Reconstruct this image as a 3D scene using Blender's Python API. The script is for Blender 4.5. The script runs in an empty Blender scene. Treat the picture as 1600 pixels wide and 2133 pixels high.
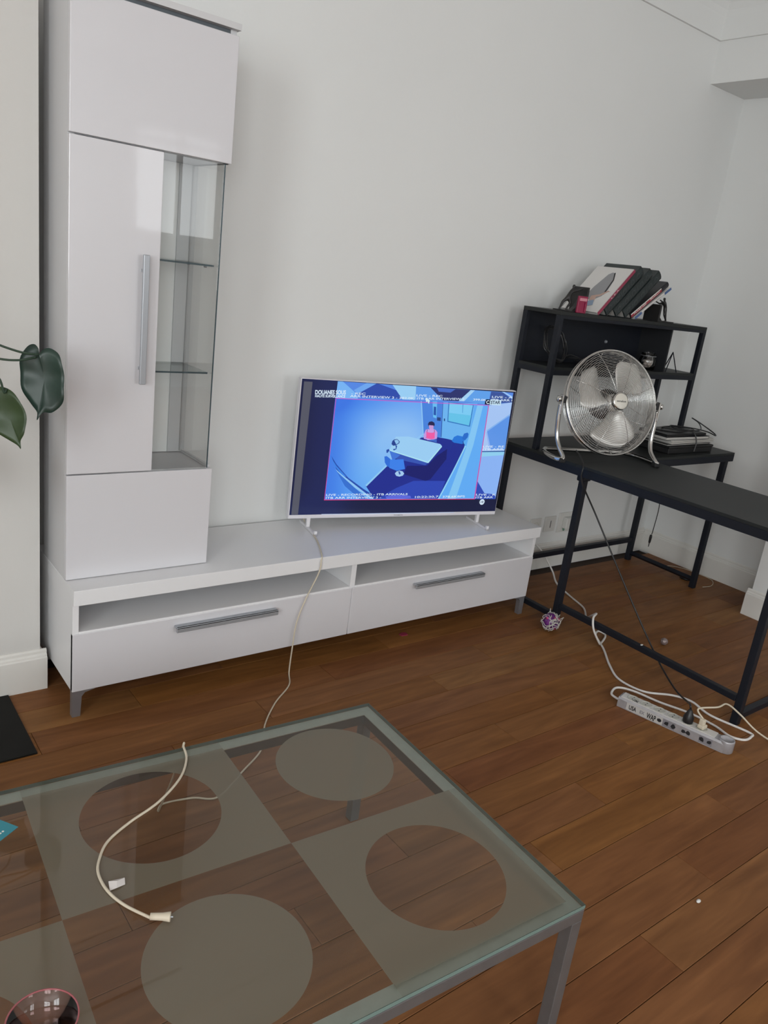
import bpy, bmesh, math, random
from mathutils import Vector, Matrix
S = bpy.context.scene
COL = S.collection
random.seed(7)
R = math.radians
# ------------------------------------------------------------------ camera
cam = bpy.data.objects.new('camera', bpy.data.cameras.new('camera'))
COL.objects.link(cam)
r_ = Vector((0.79206499, -0.59749602, 0.12502622)); u_ = Vector((0.08102166, 0.30590235, 0.94860911)); f_ = Vector((0.60503598, 0.74123024, -0.29070466))
M = Matrix((r_, u_, -f_)).transposed().to_4x4()
M.translation = (-0.6433, -2.5601, 1.4112)
cam.matrix_world = M
cam.data.sensor_fit = 'HORIZONTAL'; cam.data.sensor_width = 36
cam.data.lens = 1636.312 / 1600 * 36
cam.data.clip_start = 0.02
S.camera = cam
# ------------------------------------------------------------------ light
S.view_settings.view_transform = 'Standard'; S.view_settings.look = 'None'
S.view_settings.exposure = 0.0; S.view_settings.gamma = 1.0; S.view_settings.use_curve_mapping = False
w = bpy.data.worlds.new('world'); S.world = w; w.use_nodes = True
w.node_tree.nodes['Background'].inputs[0].default_value = (0.85, 0.92, 1, 1)
w.node_tree.nodes['Background'].inputs[1].default_value = 1.0
def area(name, loc, rot, sx, sy, power, color):
    L = bpy.data.lights.new(name, 'AREA'); L.shape = 'RECTANGLE'; L.size = sx; L.size_y = sy; L.energy = power; L.color = color
    o = bpy.data.objects.new(name, L); COL.objects.link(o); o.location = loc; o.rotation_euler = rot
    return o
# daylight in the window openings; the left-wall and middle rear ones are added fill (area lights emit along local -Z)
area('daylight', (-2.70, -5.84, 1.88), (R(90), 0, 0), 1.50, 1.74, 83, (0.96, 0.995, 1.0))
area('fill_light_left', (-3.94, -4.10, 1.88), (R(90), 0, R(-90)), 1.40, 1.74, 88, (0.93, 0.99, 1.0))  # added fill from the left, to brighten the right wall
area('daylight.003', (2.60, -5.84, 1.95), (R(90), 0, 0), 0.80, 0.90, 7, (0.96, 0.99, 1.0))
area('fill_light_front', (0.80, -5.84, 1.88), (R(90), 0, 0), 0.80, 1.74, 33, (0.96, 0.99, 1.0))  # added front fill from behind the camera, no such window known

# ------------------------------------------------------------------ materials
def mat(name, col, rough=0.5, metal=0.0, spec=0.5, bump=0.0, bscale=200, coat=0.0, var=0.0, vscale=3):
    m = bpy.data.materials.new(name); m.use_nodes = True
    nt = m.node_tree; b = nt.nodes['Principled BSDF']
    b.inputs['Base Color'].default_value = (*col, 1); b.inputs['Roughness'].default_value = rough
    b.inputs['Metallic'].default_value = metal; b.inputs['Specular IOR Level'].default_value = spec
    b.inputs['Coat Weight'].default_value = coat; b.inputs['Coat Roughness'].default_value = 0.05
    tc = nt.nodes.new('ShaderNodeTexCoord')
    if var:
        n = nt.nodes.new('ShaderNodeTexNoise'); n.inputs['Scale'].default_value = vscale; n.inputs['Detail'].default_value = 4
        nt.links.new(tc.outputs['Object'], n.inputs['Vector'])
        r = nt.nodes.new('ShaderNodeValToRGB')
        r.color_ramp.elements[0].position = 0.3; r.color_ramp.elements[1].position = 0.7
        r.color_ramp.elements[0].color = (*[c * (1 - var) for c in col], 1); r.color_ramp.elements[1].color = (*[min(1, c * (1 + var)) for c in col], 1)
        nt.links.new(n.outputs['Fac'], r.inputs['Fac']); nt.links.new(r.outputs['Color'], b.inputs['Base Color'])
    if bump:
        n = nt.nodes.new('ShaderNodeTexNoise'); n.inputs['Scale'].default_value = bscale; n.inputs['Detail'].default_value = 3
        nt.links.new(tc.outputs['Object'], n.inputs['Vector'])
        bp = nt.nodes.new('ShaderNodeBump'); bp.inputs['Strength'].default_value = bump; bp.inputs['Distance'].default_value = 0.002
        nt.links.new(n.outputs['Fac'], bp.inputs['Height']); nt.links.new(bp.outputs['Normal'], b.inputs['Normal']); nt.links.new(bp.outputs['Normal'], b.inputs['Coat Normal'])
    return m
def emis(name, col, st=1.0):
    m = bpy.data.materials.new(name); m.use_nodes = True; nt = m.node_tree; nt.nodes.clear()
    e = nt.nodes.new('ShaderNodeEmission'); o = nt.nodes.new('ShaderNodeOutputMaterial')
    e.inputs[0].default_value = (*col, 1); e.inputs[1].default_value = st
    nt.links.new(e.outputs[0], o.inputs[0]); return m
def thin_glass(name, tint, refl=1.0, rough=0.0):
    m = bpy.data.materials.new(name); m.use_nodes = True; nt = m.node_tree; nt.nodes.clear()
    o = nt.nodes.new('ShaderNodeOutputMaterial'); mx = nt.nodes.new('ShaderNodeMixShader')
    t = nt.nodes.new('ShaderNodeBsdfTransparent'); g = nt.nodes.new('ShaderNodeBsdfGlossy'); fr = nt.nodes.new('ShaderNodeFresnel')
    t.inputs[0].default_value = (*tint, 1); g.inputs['Roughness'].default_value = rough; fr.inputs[0].default_value = 1.45
    mm = nt.nodes.new('ShaderNodeMath'); mm.operation = 'MULTIPLY'; mm.inputs[1].default_value = refl
    nt.links.new(fr.outputs[0], mm.inputs[0]); nt.links.new(mm.outputs[0], mx.inputs[0])
    nt.links.new(t.outputs[0], mx.inputs[1]); nt.links.new(g.outputs[0], mx.inputs[2]); nt.links.new(mx.outputs[0], o.inputs[0])
    return m
WALL = mat('wall_paint', (0.775, 0.78, 0.77), 0.85, bump=0.15, bscale=60, var=0.012, vscale=1.5)
SKIRT = mat('skirting_paint', (0.74, 0.72, 0.68), 0.55, var=0.02, vscale=6)
CEIL = mat('ceiling_paint', (0.88, 0.88, 0.87), 0.9)
GLOSS = mat('white_gloss', (0.655, 0.643, 0.668), 0.32, coat=0.4)
DOORG = mat('white_high_gloss', (0.655, 0.643, 0.668), 0.30, coat=0.8, bump=0.25, bscale=5)
SATIN = mat('white_satin', (0.78, 0.775, 0.785), 0.35)
INNER = mat('white_inner', (0.84, 0.85, 0.84), 0.5)
SLOT = mat('slot_grey', (0.10, 0.115, 0.13), 0.5)
STEEL = mat('brushed_steel', (0.40, 0.42, 0.45), 0.35, metal=0.45)
GREYMETAL = mat('grey_painted_metal', (0.30, 0.30, 0.32), 0.38, metal=0.6)
CHROME = mat('chrome', (0.62, 0.61, 0.59), 0.13, metal=1.0)
BLADE = mat('blade_aluminium', (0.66, 0.64, 0.61), 0.38, metal=0.55)
BLACKM = mat('black_metal', (0.008, 0.010, 0.016), 0.5, spec=0.3)
BLACKTOP = mat('black_board', (0.014, 0.016, 0.016), 0.50, spec=0.35, var=0.15, vscale=4)
BLACKP = mat('black_plastic', (0.012, 0.012, 0.013), 0.4)
RUBBER = mat('black_rubber', (0.010, 0.010, 0.011), 0.75)
HEARTH = mat('hearth_stone', (0.007, 0.007, 0.006), 0.6, spec=0.2, var=0.2, vscale=15)
CREAM = mat('cream_cable', (0.62, 0.55, 0.43), 0.5)
WCABLE = mat('white_cable', (0.72, 0.69, 0.66), 0.45)
WPLAST = mat('white_plastic', (0.68, 0.67, 0.64), 0.4)
BADGE = mat('badge_silver', (0.70, 0.67, 0.60), 0.4, metal=0.2)
INK = mat('black_ink', (0.012, 0.012, 0.014), 0.6)
SILVER = mat('silver_plastic', (0.42, 0.41, 0.43), 0.35, metal=0.4, var=0.08, vscale=60)
GLASS = thin_glass('cabinet_glass', (0.990, 0.995, 0.992), 0.40)
FGLASS = thin_glass('front_glass', (0.990, 0.995, 0.992), 1.0)
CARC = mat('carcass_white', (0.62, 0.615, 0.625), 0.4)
SHELFG = thin_glass('shelf_glass', (0.95, 0.98, 0.98), 0.5)
EDGEG = mat('glass_edge', (0.035, 0.07, 0.085), 0.2)
PINKG = thin_glass('pink_glass', (0.94, 0.80, 0.80), 1.3)
JARG = thin_glass('jar_glass', (0.88, 0.88, 0.88), 1.4)

def wood():
    m = bpy.data.materials.new('oak_floor'); m.use_nodes = True; nt = m.node_tree; b = nt.nodes['Principled BSDF']
    tc = nt.nodes.new('ShaderNodeTexCoord'); oi = nt.nodes.new('ShaderNodeObjectInfo')
    cm = nt.nodes.new('ShaderNodeVectorMath'); cm.operation = 'SCALE'
    sc = nt.nodes.new('ShaderNodeMath'); sc.operation = 'MULTIPLY'; sc.inputs[1].default_value = 37.0
    cx = nt.nodes.new('ShaderNodeCombineXYZ'); add = nt.nodes.new('ShaderNodeVectorMath'); add.operation = 'ADD'
    nt.links.new(oi.outputs['Random'], sc.inputs[0])
    for i in range(3): nt.links.new(sc.outputs[0], cx.inputs[i])
    nt.links.new(tc.outputs['Object'], add.inputs[0]); nt.links.new(cx.outputs[0], add.inputs[1])
    mp = nt.nodes.new('ShaderNodeMapping'); mp.inputs['Scale'].default_value = (2.0, 26, 4); nt.links.new(add.outputs[0], mp.inputs[0])
    n = nt.nodes.new('ShaderNodeTexNoise'); n.inputs['Scale'].default_value = 1.0; n.inputs['Detail'].default_value = 7; n.inputs['Distortion'].default_value = 0.9
    nt.links.new(mp.outputs[0], n.inputs['Vector'])
    mp2 = nt.nodes.new('ShaderNodeMapping'); mp2.inputs['Scale'].default_value = (1.6, 9, 4); nt.links.new(add.outputs[0], mp2.inputs[0])
    n2 = nt.nodes.new('ShaderNodeTexNoise'); n2.inputs['Scale'].default_value = 1.6; n2.inputs['Detail'].default_value = 3; n2.inputs['Distortion'].default_value = 1.5
    nt.links.new(mp2.outputs[0], n2.inputs['Vector'])
    r1 = nt.nodes.new('ShaderNodeValToRGB'); e = r1.color_ramp.elements
    e[0].position = 0.0; e[0].color = (0.195, 0.078, 0.030, 1); e[1].position = 1.0; e[1].color = (0.268, 0.128, 0.046, 1)
    for pz, c in ((0.3, (0.225, 0.100, 0.040, 1)), (0.55, (0.250, 0.108, 0.032, 1)), (0.8, (0.212, 0.085, 0.034, 1))):
        k = e.new(pz); k.color = c
    nt.links.new(oi.outputs['Random'], r1.inputs['Fac'])
    r2 = nt.nodes.new('ShaderNodeValToRGB'); e = r2.color_ramp.elements
    e[0].position = 0.30; e[0].color = (0.78, 0.75, 0.73, 1); e[1].position = 0.68; e[1].color = (1.08, 1.08, 1.07, 1)
    nt.links.new(n.outputs['Fac'], r2.inputs['Fac'])
    r3 = nt.nodes.new('ShaderNodeValToRGB'); e = r3.color_ramp.elements
    e[0].position = 0.30; e[0].color = (0.82, 0.80, 0.80, 1); e[1].position = 0.70; e[1].color = (1.12, 1.13, 1.12, 1)
    nt.links.new(n2.outputs['Fac'], r3.inputs['Fac'])
    def mul(a, c):
        x = nt.nodes.new('ShaderNodeMix'); x.data_type = 'RGBA'; x.blend_type = 'MULTIPLY'; x.inputs['Factor'].default_value = 1
        nt.links.new(a, x.inputs['A']); nt.links.new(c, x.inputs['B']); return x.outputs['Result']
    nt.links.new(mul(mul(r1.outputs[0], r2.outputs[0]), r3.outputs[0]), b.inputs['Base Color'])
    b.inputs['Roughness'].default_value = 0.46; b.inputs['Specular IOR Level'].default_value = 0.13
    bp = nt.nodes.new('ShaderNodeBump'); bp.inputs['Strength'].default_value = 0.25; bp.inputs['Distance'].default_value = 0.001
    nt.links.new(n.outputs['Fac'], bp.inputs['Height']); nt.links.new(bp.outputs['Normal'], b.inputs['Normal'])
    return m
WOOD = wood()
SUBF = mat('subfloor', (0.035, 0.018, 0.010), 0.8)

# ------------------------------------------------------------------ geometry helpers
def obj(name, bm, m, parent=None, smooth=False, label=None, kind=None):
    me = bpy.data.meshes.new(name); bmesh.ops.recalc_face_normals(bm, faces=bm.faces[:])
    bm.to_mesh(me); bm.free()
    if isinstance(m, (list, tuple)):
        for q in m: me.materials.append(q)
    else: me.materials.append(m)
    o = bpy.data.objects.new(name, me); COL.objects.link(o)
    if smooth:
        for p in me.polygons: p.use_smooth = True
    if parent: o.parent = parent
    if label: o['label'] = label
    if kind: o['kind'] = kind
    return o
def thing(name, label, cat, loc=(0, 0, 0), rotz=0, group=None):
    o = bpy.data.objects.new(name, None); COL.objects.link(o); o.empty_display_size = 0.05
    o.location = loc; o.rotation_euler = (0, 0, rotz); o['label'] = label; o['category'] = cat
    if group: o['group'] = group
    return o
def tag(o, label, cat, group=None, kind=None):
    o['label'] = label; o['category'] = cat
    if group: o['group'] = group
    if kind: o['kind'] = kind
    return o
def struct(name, bm, m, parent=None, **k):
    o = obj(name, bm, m, parent, **k)
    if parent is None: o['kind'] = 'structure'
    return o
def shift(o, root_loc):            # geometry was written in world coordinates: bring it under a root standing at root_loc
    for v in o.data.vertices: v.co -= Vector(root_loc)
    return o
def BM(): return bmesh.new()
def bx(bm, x0, x1, y0, y1, z0, z1, bev=0.0, mi=0, seg=2):
    g = bmesh.ops.create_cube(bm, size=1.0); vs = g['verts']
    for v in vs: v.co = Vector(((x0 + x1) / 2 + v.co.x * (x1 - x0), (y0 + y1) / 2 + v.co.y * (y1 - y0), (z0 + z1) / 2 + v.co.z * (z1 - z0)))
    fs = set(f for v in vs for f in v.link_faces)
    for f in fs: f.material_index = mi
    if bev:
        es = list(set(e for v in vs for e in v.link_edges))
        r = bmesh.ops.bevel(bm, geom=es, offset=bev, segments=seg, affect='EDGES', profile=0.5)
        for f in r['faces']: f.material_index = mi
    return bm
def box(*a, **k): return bx(BM(), *a, **k)
def prism(bm, pts, axis, a0, a1, mi=0):
    """pts: 2-D outline; axis: the axis it is extruded along from a0 to a1"""
    def P(p, t): return {'x': (t, p[0], p[1]), 'y': (p[0], t, p[1]), 'z': (p[0], p[1], t)}[axis]
    A = [bm.verts.new(P(p, a0)) for p in pts]; B = [bm.verts.new(P(p, a1)) for p in pts]
    fs = [bm.faces.new(A), bm.faces.new(list(reversed(B)))]
    n = len(pts)
    for i in range(n): fs.append(bm.faces.new((A[i], A[(i + 1) % n], B[(i + 1) % n], B[i])))
    for f in fs: f.material_index = mi
    return bm
def lathe(bm, prof, seg=32, c=(0, 0, 0), axis='z', mi=0, cap=True):
    rings = []
    for (r, z) in prof:
        ring = []
        for i in range(seg):
            a = 2 * math.pi * i / seg; x, y = r * math.cos(a), r * math.sin(a)
            p = {'z': (x, y, z), 'y': (x, z, y), 'x': (z, x, y)}[axis]
            ring.append(bm.verts.new((c[0] + p[0], c[1] + p[1], c[2] + p[2])))
        rings.append(ring)
    for a, b in zip(rings, rings[1:]):
        for i in range(seg):
            f = bm.faces.new((a[i], a[(i + 1) % seg], b[(i + 1) % seg], b[i])); f.material_index = mi
    if cap:
        for ring in (rings[0], rings[-1]):
            try: f = bm.faces.new(ring); f.material_index = mi
            except ValueError: pass
    return bm
def smoothpath(pts, sub=8, closed=False):
    pts = [Vector(p) for p in pts]; n = len(pts); out = []
    rng = range(n) if closed else range(n - 1)
    for i in rng:
        if closed: p0, p1, p2, p3 = pts[(i - 1) % n], pts[i], pts[(i + 1) % n], pts[(i + 2) % n]
        else: p0, p1, p2, p3 = pts[max(i - 1, 0)], pts[i], pts[i + 1], pts[min(i + 2, n - 1)]
        for k in range(sub):
            t = k / sub
            out.append(0.5 * ((2 * p1) + (-p0 + p2) * t + (2 * p0 - 5 * p1 + 4 * p2 - p3) * t * t + (-p0 + 3 * p1 - 3 * p2 + p3) * t ** 3))
    if not closed: out.append(pts[-1])
    return out
def tube(bm, pts, r, seg=8, closed=False, mi=0, flat=1.0):
    pts = [Vector(p) for p in pts]; n = len(pts); rings = []; up = None
    for i in range(n):
        a = pts[(i - 1) % n] if (closed or i > 0) else pts[i]; b = pts[(i + 1) % n] if (closed or i < n - 1) else pts[i]
        t = (b - a).normalized() if (b - a).length > 1e-9 else Vector((0, 0, 1))
        if up is None: up = Vector((0, 0, 1)) if abs(t.z) < 0.9 else Vector((1, 0, 0))
        s = t.cross(up)
        if s.length < 1e-6: s = t.cross(Vector((0, 1, 0.1)))
        s.normalize(); up = s.cross(t).normalized()
        rr = r[i] if isinstance(r, (list, tuple)) else r
        rings.append([bm.verts.new(pts[i] + s * (rr * math.cos(2 * math.pi * k / seg)) + up * (rr * flat * math.sin(2 * math.pi * k / seg))) for k in range(seg)])
    m = n if closed else n - 1
    for i in range(m):
        A, B = rings[i], rings[(i + 1) % n]
        for k in range(seg):
            f = bm.faces.new((A[k], A[(k + 1) % seg], B[(k + 1) % seg], B[k])); f.material_index = mi
    if not closed:
        for q in (rings[0], list(reversed(rings[-1]))):
            f = bm.faces.new(q); f.material_index = mi
    return bm
def ball(bm, c, r, seg=20, rings=12, sc=(1, 1, 1), mi=0):
    g = bmesh.ops.create_uvsphere(bm, u_segments=seg, v_segments=rings, radius=r)
    for v in g['verts']: v.co = Vector((v.co.x * sc[0] + c[0], v.co.y * sc[1] + c[1], v.co.z * sc[2] + c[2]))
    for f in set(f for v in g['verts'] for f in v.link_faces): f.material_index = mi
    return bm
def text_bm(s, h, width=None, font_bold=0.0, extrude=0.0, shear=0.0):
    """flat lettering as a bmesh, origin at its lower left corner, in the local XY plane"""
    c = bpy.data.curves.new('lettering', 'FONT'); c.body = s; c.size = 1.0; c.offset = font_bold; c.extrude = extrude; c.shear = shear
    c.resolution_u = 3
    o = bpy.data.objects.new('lettering', c); COL.objects.link(o)
    bpy.context.view_layer.update()
    dg = bpy.context.evaluated_depsgraph_get(); me = bpy.data.meshes.new_from_object(o.evaluated_get(dg))
    bm = BM(); bm.from_mesh(me); bpy.data.objects.remove(o); bpy.data.curves.remove(c); bpy.data.meshes.remove(me)
    if bm.verts:
        x0 = min(v.co.x for v in bm.verts); x1 = max(v.co.x for v in bm.verts); cap = 0.69
        for v in bm.verts:
            v.co.x = (v.co.x - x0) * ((width / (x1 - x0)) if width else h / cap); v.co.y *= h / cap
    return bm
def place(bm, M):
    bmesh.ops.transform(bm, matrix=M, verts=bm.verts[:]); return bm
def join_into(dst, src, mi=None):
    me = bpy.data.meshes.new('tmp'); src.to_mesh(me); n = len(dst.faces); dst.from_mesh(me); dst.faces.ensure_lookup_table()
    if mi is not None:
        for f in dst.faces[n:]: f.material_index = mi
    src.free(); bpy.data.meshes.remove(me); return dst
# ================================================================== THE ROOM
XR, XN = 3.479, 3.154           # right wall in the alcove, right wall nearer the camera (flush with the beam)
XL, YR, ZC = -4.00, -5.90, 2.90
XP = -2.4                        # boards left of this are behind and beside the camera
# floor: base slab and planks laid along X
floor = struct('floor', box(XL - .1, XR + .1, YR - .1, 0.1, -0.06, -0.013), SUBF)
PW, PL = 0.118, 1.0
def plank_mesh(x0, x1, y1=None):
    return bx(BM(), x0, x1, -PW / 2 + .0008, PW / 2 - .0008 if y1 is None else y1, -0.012, 0.0, bev=0.0009, seg=1)
full = None
rows = 0
for j in range(-30, 13):
    yc = -1.497 - PW / 2 + PW * j
    if yc + PW / 2 > 0.05 or yc < -3.6: continue
    cut = yc + PW / 2 > 0        # the last row is sawn to the wall
    off = {0: .877, 1: .21, 2: .55}[j % 3]
    off = off if j % 3 else .877
    xs = off - 4.0
    yo = 0
    for k in range(9):
        a, b = xs + k, xs + k + 1
        lim = XR if yc > -.87 else XN
        a2, b2 = max(a, XP), min(b, lim - .002)
        if b2 - a2 < .04: continue
        if cut:
            o = obj('plank', plank_mesh(0.0006, b2 - a2 - .0006, -yc - .002), WOOD, floor); o.location = (a2, yc, 0)
        elif abs((b2 - a2) - 1) < 1e-6:
            if full is None:
                full = obj('plank', plank_mesh(0.0006, .9994), WOOD, floor); o = full
            else:
                o = full.copy(); COL.objects.link(o); o.parent = floor
            o.location = (a, yc, 0)
        else:
            o = obj('plank', plank_mesh(0.0006, b2 - a2 - .0006), WOOD, floor); o.location = (a2, yc, 0)
    rows += 1
# the rest of the boards, behind the camera
bm = BM()
for j in range(-60, 13):
    yc = -1.497 - PW / 2 + PW * j
    if yc + PW / 2 > 0.0 or yc - PW / 2 < YR: continue
    off = {0: .877, 1: .21, 2: .55}[j % 3] - 7.0
    for k in range(11):
        a, b = max(off + k, XL + .002), min(off + k + 1, (XN - .002) if yc < -3.6 else XP - .002)
        if b - a > .04: bx(bm, a, b - .001, yc - PW / 2 + .001, yc + PW / 2, -0.012, 0.0)
obj('plank_rows', bm, WOOD, floor, kind='stuff')

# walls
def skirt_profile(t=0.018, h=0.137):   # (depth, height) outline of the skirting
    return [(0, 0), (t, 0), (t, h * .80), (t * .75, h * .825), (t * .75, h * .86), (t * .45, h * .90), (t * .45, h * .96), (t * .2, h), (0, h)]
def skirt_x(bm, x0, x1, yw, s=-1):
    prism(bm, [(yw + s * d, h) for d, h in skirt_profile()], 'x', x0, x1)
def skirt_y(bm, y0, y1, xw, s=-1):
    prism(bm, [(xw + s * d, h) for d, h in skirt_profile()], 'y', y0, y1)
ZK = 2.677                       # crease where the coving starts
struct('wall_back', box(XL - .1, XR + .1, 0, .1, -.02, ZC), WALL)
struct('wall_right', box(XR, XR + .1, -.87, 0, -.02, 2.49), WALL)
bm = BM(); bx(bm, XN, XR + .1, YR, -.87, -.02, 2.49); struct('wall_right_near', bm, WALL)
bm = BM(); bx(bm, XN, XR + .1, YR, 0, 2.49, ZC); struct('trim_beam', bm, WALL)
bm = BM(); WL = (-4.80, -3.40, 1.0, 2.75)  # the left-wall opening is added, for fill onto the right wall
bx(bm, XL - .1, XL, YR, WL[0], -.02, ZC); bx(bm, XL - .1, XL, WL[1], 0, -.02, ZC); bx(bm, XL - .1, XL, WL[0], WL[1], -.02, WL[2]); bx(bm, XL - .1, XL, WL[0], WL[1], WL[3], ZC)
struct('wall_left', bm, WALL)
bm = BM(); tt = .05
bx(bm, XL - .02, XL + .04, WL[0] - tt, WL[0] + .01, WL[2] - tt, WL[3] + tt); bx(bm, XL - .02, XL + .04, WL[1] - .01, WL[1] + tt, WL[2] - tt, WL[3] + tt)
bx(bm, XL - .02, XL + .04, WL[0], WL[1], WL[2] - tt, WL[2] + .01); bx(bm, XL - .02, XL + .04, WL[0], WL[1], WL[3] - .01, WL[3] + tt)
wf = struct('window_4', bm, SATIN)  # frame of the added left-wall fill opening
obj('glazing_bar', box(XL + .07, XL + .09, -4.13, -4.07, WL[2], WL[3]), SATIN, wf)
# rear wall with two window openings and a third added for fill light
bm = BM()
W1 = (-3.45, -1.95, 1.0, 2.75); WFILL = (.40, 1.20, 1.0, 2.75); W4 = (2.20, 3.00, 1.50, 2.40)  # the middle opening is added to give front fill
xs = [XL - .1, W1[0], W1[1], WFILL[0], WFILL[1], W4[0], W4[1], XR + .1]
for a, b in ((xs[0], xs[1]), (xs[2], xs[3]), (xs[4], xs[5]), (xs[6], xs[7])): bx(bm, a, b, YR - .1, YR + .0, -.02, ZC)
for W in (W1, WFILL, W4): bx(bm, W[0], W[1], YR - .1, YR, -.02, W[2]); bx(bm, W[0], W[1], YR - .1, YR, W[3], ZC)
struct('wall_rear', bm, WALL)
for i, W in enumerate((W1, WFILL, W4)):
    bm = BM(); t = .05
    bx(bm, W[0] - t, W[0] + .01, YR - .02, YR + .04, W[2] - t, W[3] + t); bx(bm, W[1] - .01, W[1] + t, YR - .02, YR + .04, W[2] - t, W[3] + t)
    bx(bm, W[0], W[1], YR - .02, YR + .04, W[2] - t, W[2] + .01); bx(bm, W[0], W[1], YR - .02, YR + .04, W[3] - .01, W[3] + t)
    wf = struct('window_%d' % (i + 1), bm, SATIN)  # the second frame surrounds the added fill opening
    bm = BM(); xm = (W[0] + W[1]) / 2
    bx(bm, xm - .03, xm + .03, YR + .08, YR + .10, W[2], W[3]); bx(bm, W[0], W[1], YR + .08, YR + .10, 2.28, 2.32)
    obj('glazing_bar', bm, SATIN, wf)
struct('ceiling', box(XL - .1, XR + .1, YR - .1, .1, ZC, ZC + .08), CEIL)
# coving above the crease, on the back wall and on the beam
def cove(s=1):
    pts = [(0.004, ZK)]
    pts += [(0.012, ZK), (0.012, ZK + .10)]
    for k in range(7):
        a = k / 6 * math.pi / 2
        pts.append((0.012 + .11 * (1 - math.cos(a)), ZK + .10 + .11 * math.sin(a) + .0))
    pts += [(0.125, ZC), (-.0, ZC), (-.0, ZK)]
    return pts
bm = BM(); prism(bm, [(-d, z) for d, z in cove()[1:]], 'x', XL, XN - .0)
struct('trim_1', bm, WALL)
bm = BM(); prism(bm, [(XN - d, z) for d, z in cove()[1:]], 'y', YR, -.012)
struct('trim_2', bm, WALL)
# chimney breast
BX, BY = -.034, -.189
struct('wall_breast', box(-1.75, BX, BY, 0, -.02, ZC), mat('wall_paint_dimmed', (0.62, 0.605, 0.58), 0.85, bump=0.15, bscale=60))  # wall paint darkened here: weaker light put into the colour
bm = BM(); skirt_x(bm, -1.75, BX + .018, BY); prism(bm, [(BX + d, h) for d, h in skirt_profile()], 'y', BY - .0005, 0)
struct('baseboard_left', bm, SKIRT)
bm = BM(); skirt_x(bm, BX + .02, XR, 0); struct('baseboard_back', bm, SKIRT)
bm = BM(); skirt_y(bm, -.87, -.0185, XR); struct('baseboard_right', bm, SKIRT)
bm = BM(); skirt_y(bm, YR, -.87 + .018, XN); prism(bm, [(-.87 + d, h) for d, h in skirt_profile()], 'x', XN, XR - .019)
struct('baseboard_right_near', bm, SKIRT)
tag(obj('hearth_slab', box(-1.45, -.133, -.547, BY - .019, 0.0005, .006, bev=.0015), HEARTH), 'black stone hearth slab on the floor in front of the chimney breast', 'hearth')
# mantel shelf on the chimney breast, left of the picture; the plant stands on it
t = thing('mantel_shelf', 'painted white mantel shelf on the chimney breast under the plant pot', 'shelf', (-.85, BY, 1.0))
obj('board', box(-.42, .42, -.26, 0, -.035, 0, bev=.004), SKIRT, t)
for s in (-.33, .33): obj('bracket', prism(BM(), [(0, -.035), (-.20, -.035), (-.20, -.06), (-.04, -.20), (0, -.20)], 'x', s - .03, s + .03), SKIRT, t)
# ================================================================== LOW TV BENCH AND GLASS TOWER
L, YF, YS, YB = 2.002, -.411, -.421, -.020
zb, zt, zs0, zs, xm = .0895, .282, .3762, .4242, 1.009
t = thing('tv_bench', 'long low white TV bench with two drawers and open niches against the wall', 'tv bench')
bm = BM()
bx(bm, 0, .018, YF + .004, YB, zb, zs0); bx(bm, L - .018, L, YF + .004, YB, zb, zs0)
bx(bm, xm - .011, xm + .011, YF + .004, YB, zb, zs0); bx(bm, .018, L - .018, YF + .004, YB, zb, zb + .016); bx(bm, .018, L - .018, YB - .006, YB, zb, zs0)
obj('body', bm, SATIN, t)
obj('top_panel', box(-.001, L + .006, YS, YB, zs0, zs, bev=.0012), SATIN, t)
for a, b in ((.018, xm - .011), (xm + .011, L - .018)): obj('niche_floor', box(a, b, YF + .002, YB - .006, zt - .012, zt + .004, bev=.003), SATIN, t)
for i, (a, b, h0, h1) in enumerate(((.0, xm - .0015, .314, .682), (xm + .0015, L, 1.305, 1.682))):
    d = obj('drawer', box(a, b, YF, YF + .018, zb - .001, zt - .002, bev=.002), GLOSS, t)
    bm = BM(); bx(bm, h0, h1, YF - .026, YF - .018, .238, .256, bev=.002); bx(bm, h0, h1, YF - .026, YF - .0005, .250, .256, bev=.0015)
    obj('handle', bm, STEEL, d)
def bench_leg(x, y, s):
    bm = BM()
    prism(bm, [(x - .012 * s, zb), (x + .055 * s, zb), (x + .055 * s, zb - .004), (x + .026 * s, zb - .010), (x + .016 * s, zb - .022), (x + .012 * s, .0), (x - .012 * s, .0)], 'y', y - .0, y + .022)
    return bm
for x, s in ((.014, 1), (L - .014, -1)):
    for y in (YF + .004, YB - .03): obj('leg', bench_leg(x, y, s), GREYMETAL, t)

YT, TB, WT, h1, h2, ht = -.339, -.105, .447, .750, 1.643, 1.972
t = thing('glass_tower_cabinet', 'tall white gloss cabinet with a corner glass showcase standing on the TV bench', 'cabinet', (0, 0, zs))
def T(name, bm, m, parent=t, **k): return shift(obj(name, bm, m, parent, **k), (0, 0, zs))
bm = BM()
bx(bm, 0, .018, YT + .018, TB, zs, 1.995)
bx(bm, WT - .018, WT, YT + .018, TB, zs, h1 - .004); bx(bm, WT - .018, WT, YT + .018, TB, h2 + .002, 1.995)
bx(bm, .018, WT - .018, YT + .018, TB, zs, zs + .016)
bx(bm, .018, WT - .001, YT + .018, TB, h1 - .018, h1 - .003); bx(bm, .018, WT - .001, YT + .018, TB, h2 + .002, h2 + .018)
bx(bm, .018, WT - .018, TB - .006, TB, zs, 1.98)
bx(bm, .0, WT + .004, YT - .002, TB, 1.984, 2.000)
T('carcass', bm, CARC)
T('slot', box(.02, WT - .02, YT + .020, YT + .03, 1.966, 1.984), SLOT)
T('bottom_door', box(0, WT, YT, YT + .017, zs + .002, h1 - .003, bev=.0015), GLOSS)
T('top_door', box(0, WT, YT, YT + .017, h2 + .003, ht - .002, bev=.0015), GLOSS)
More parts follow.
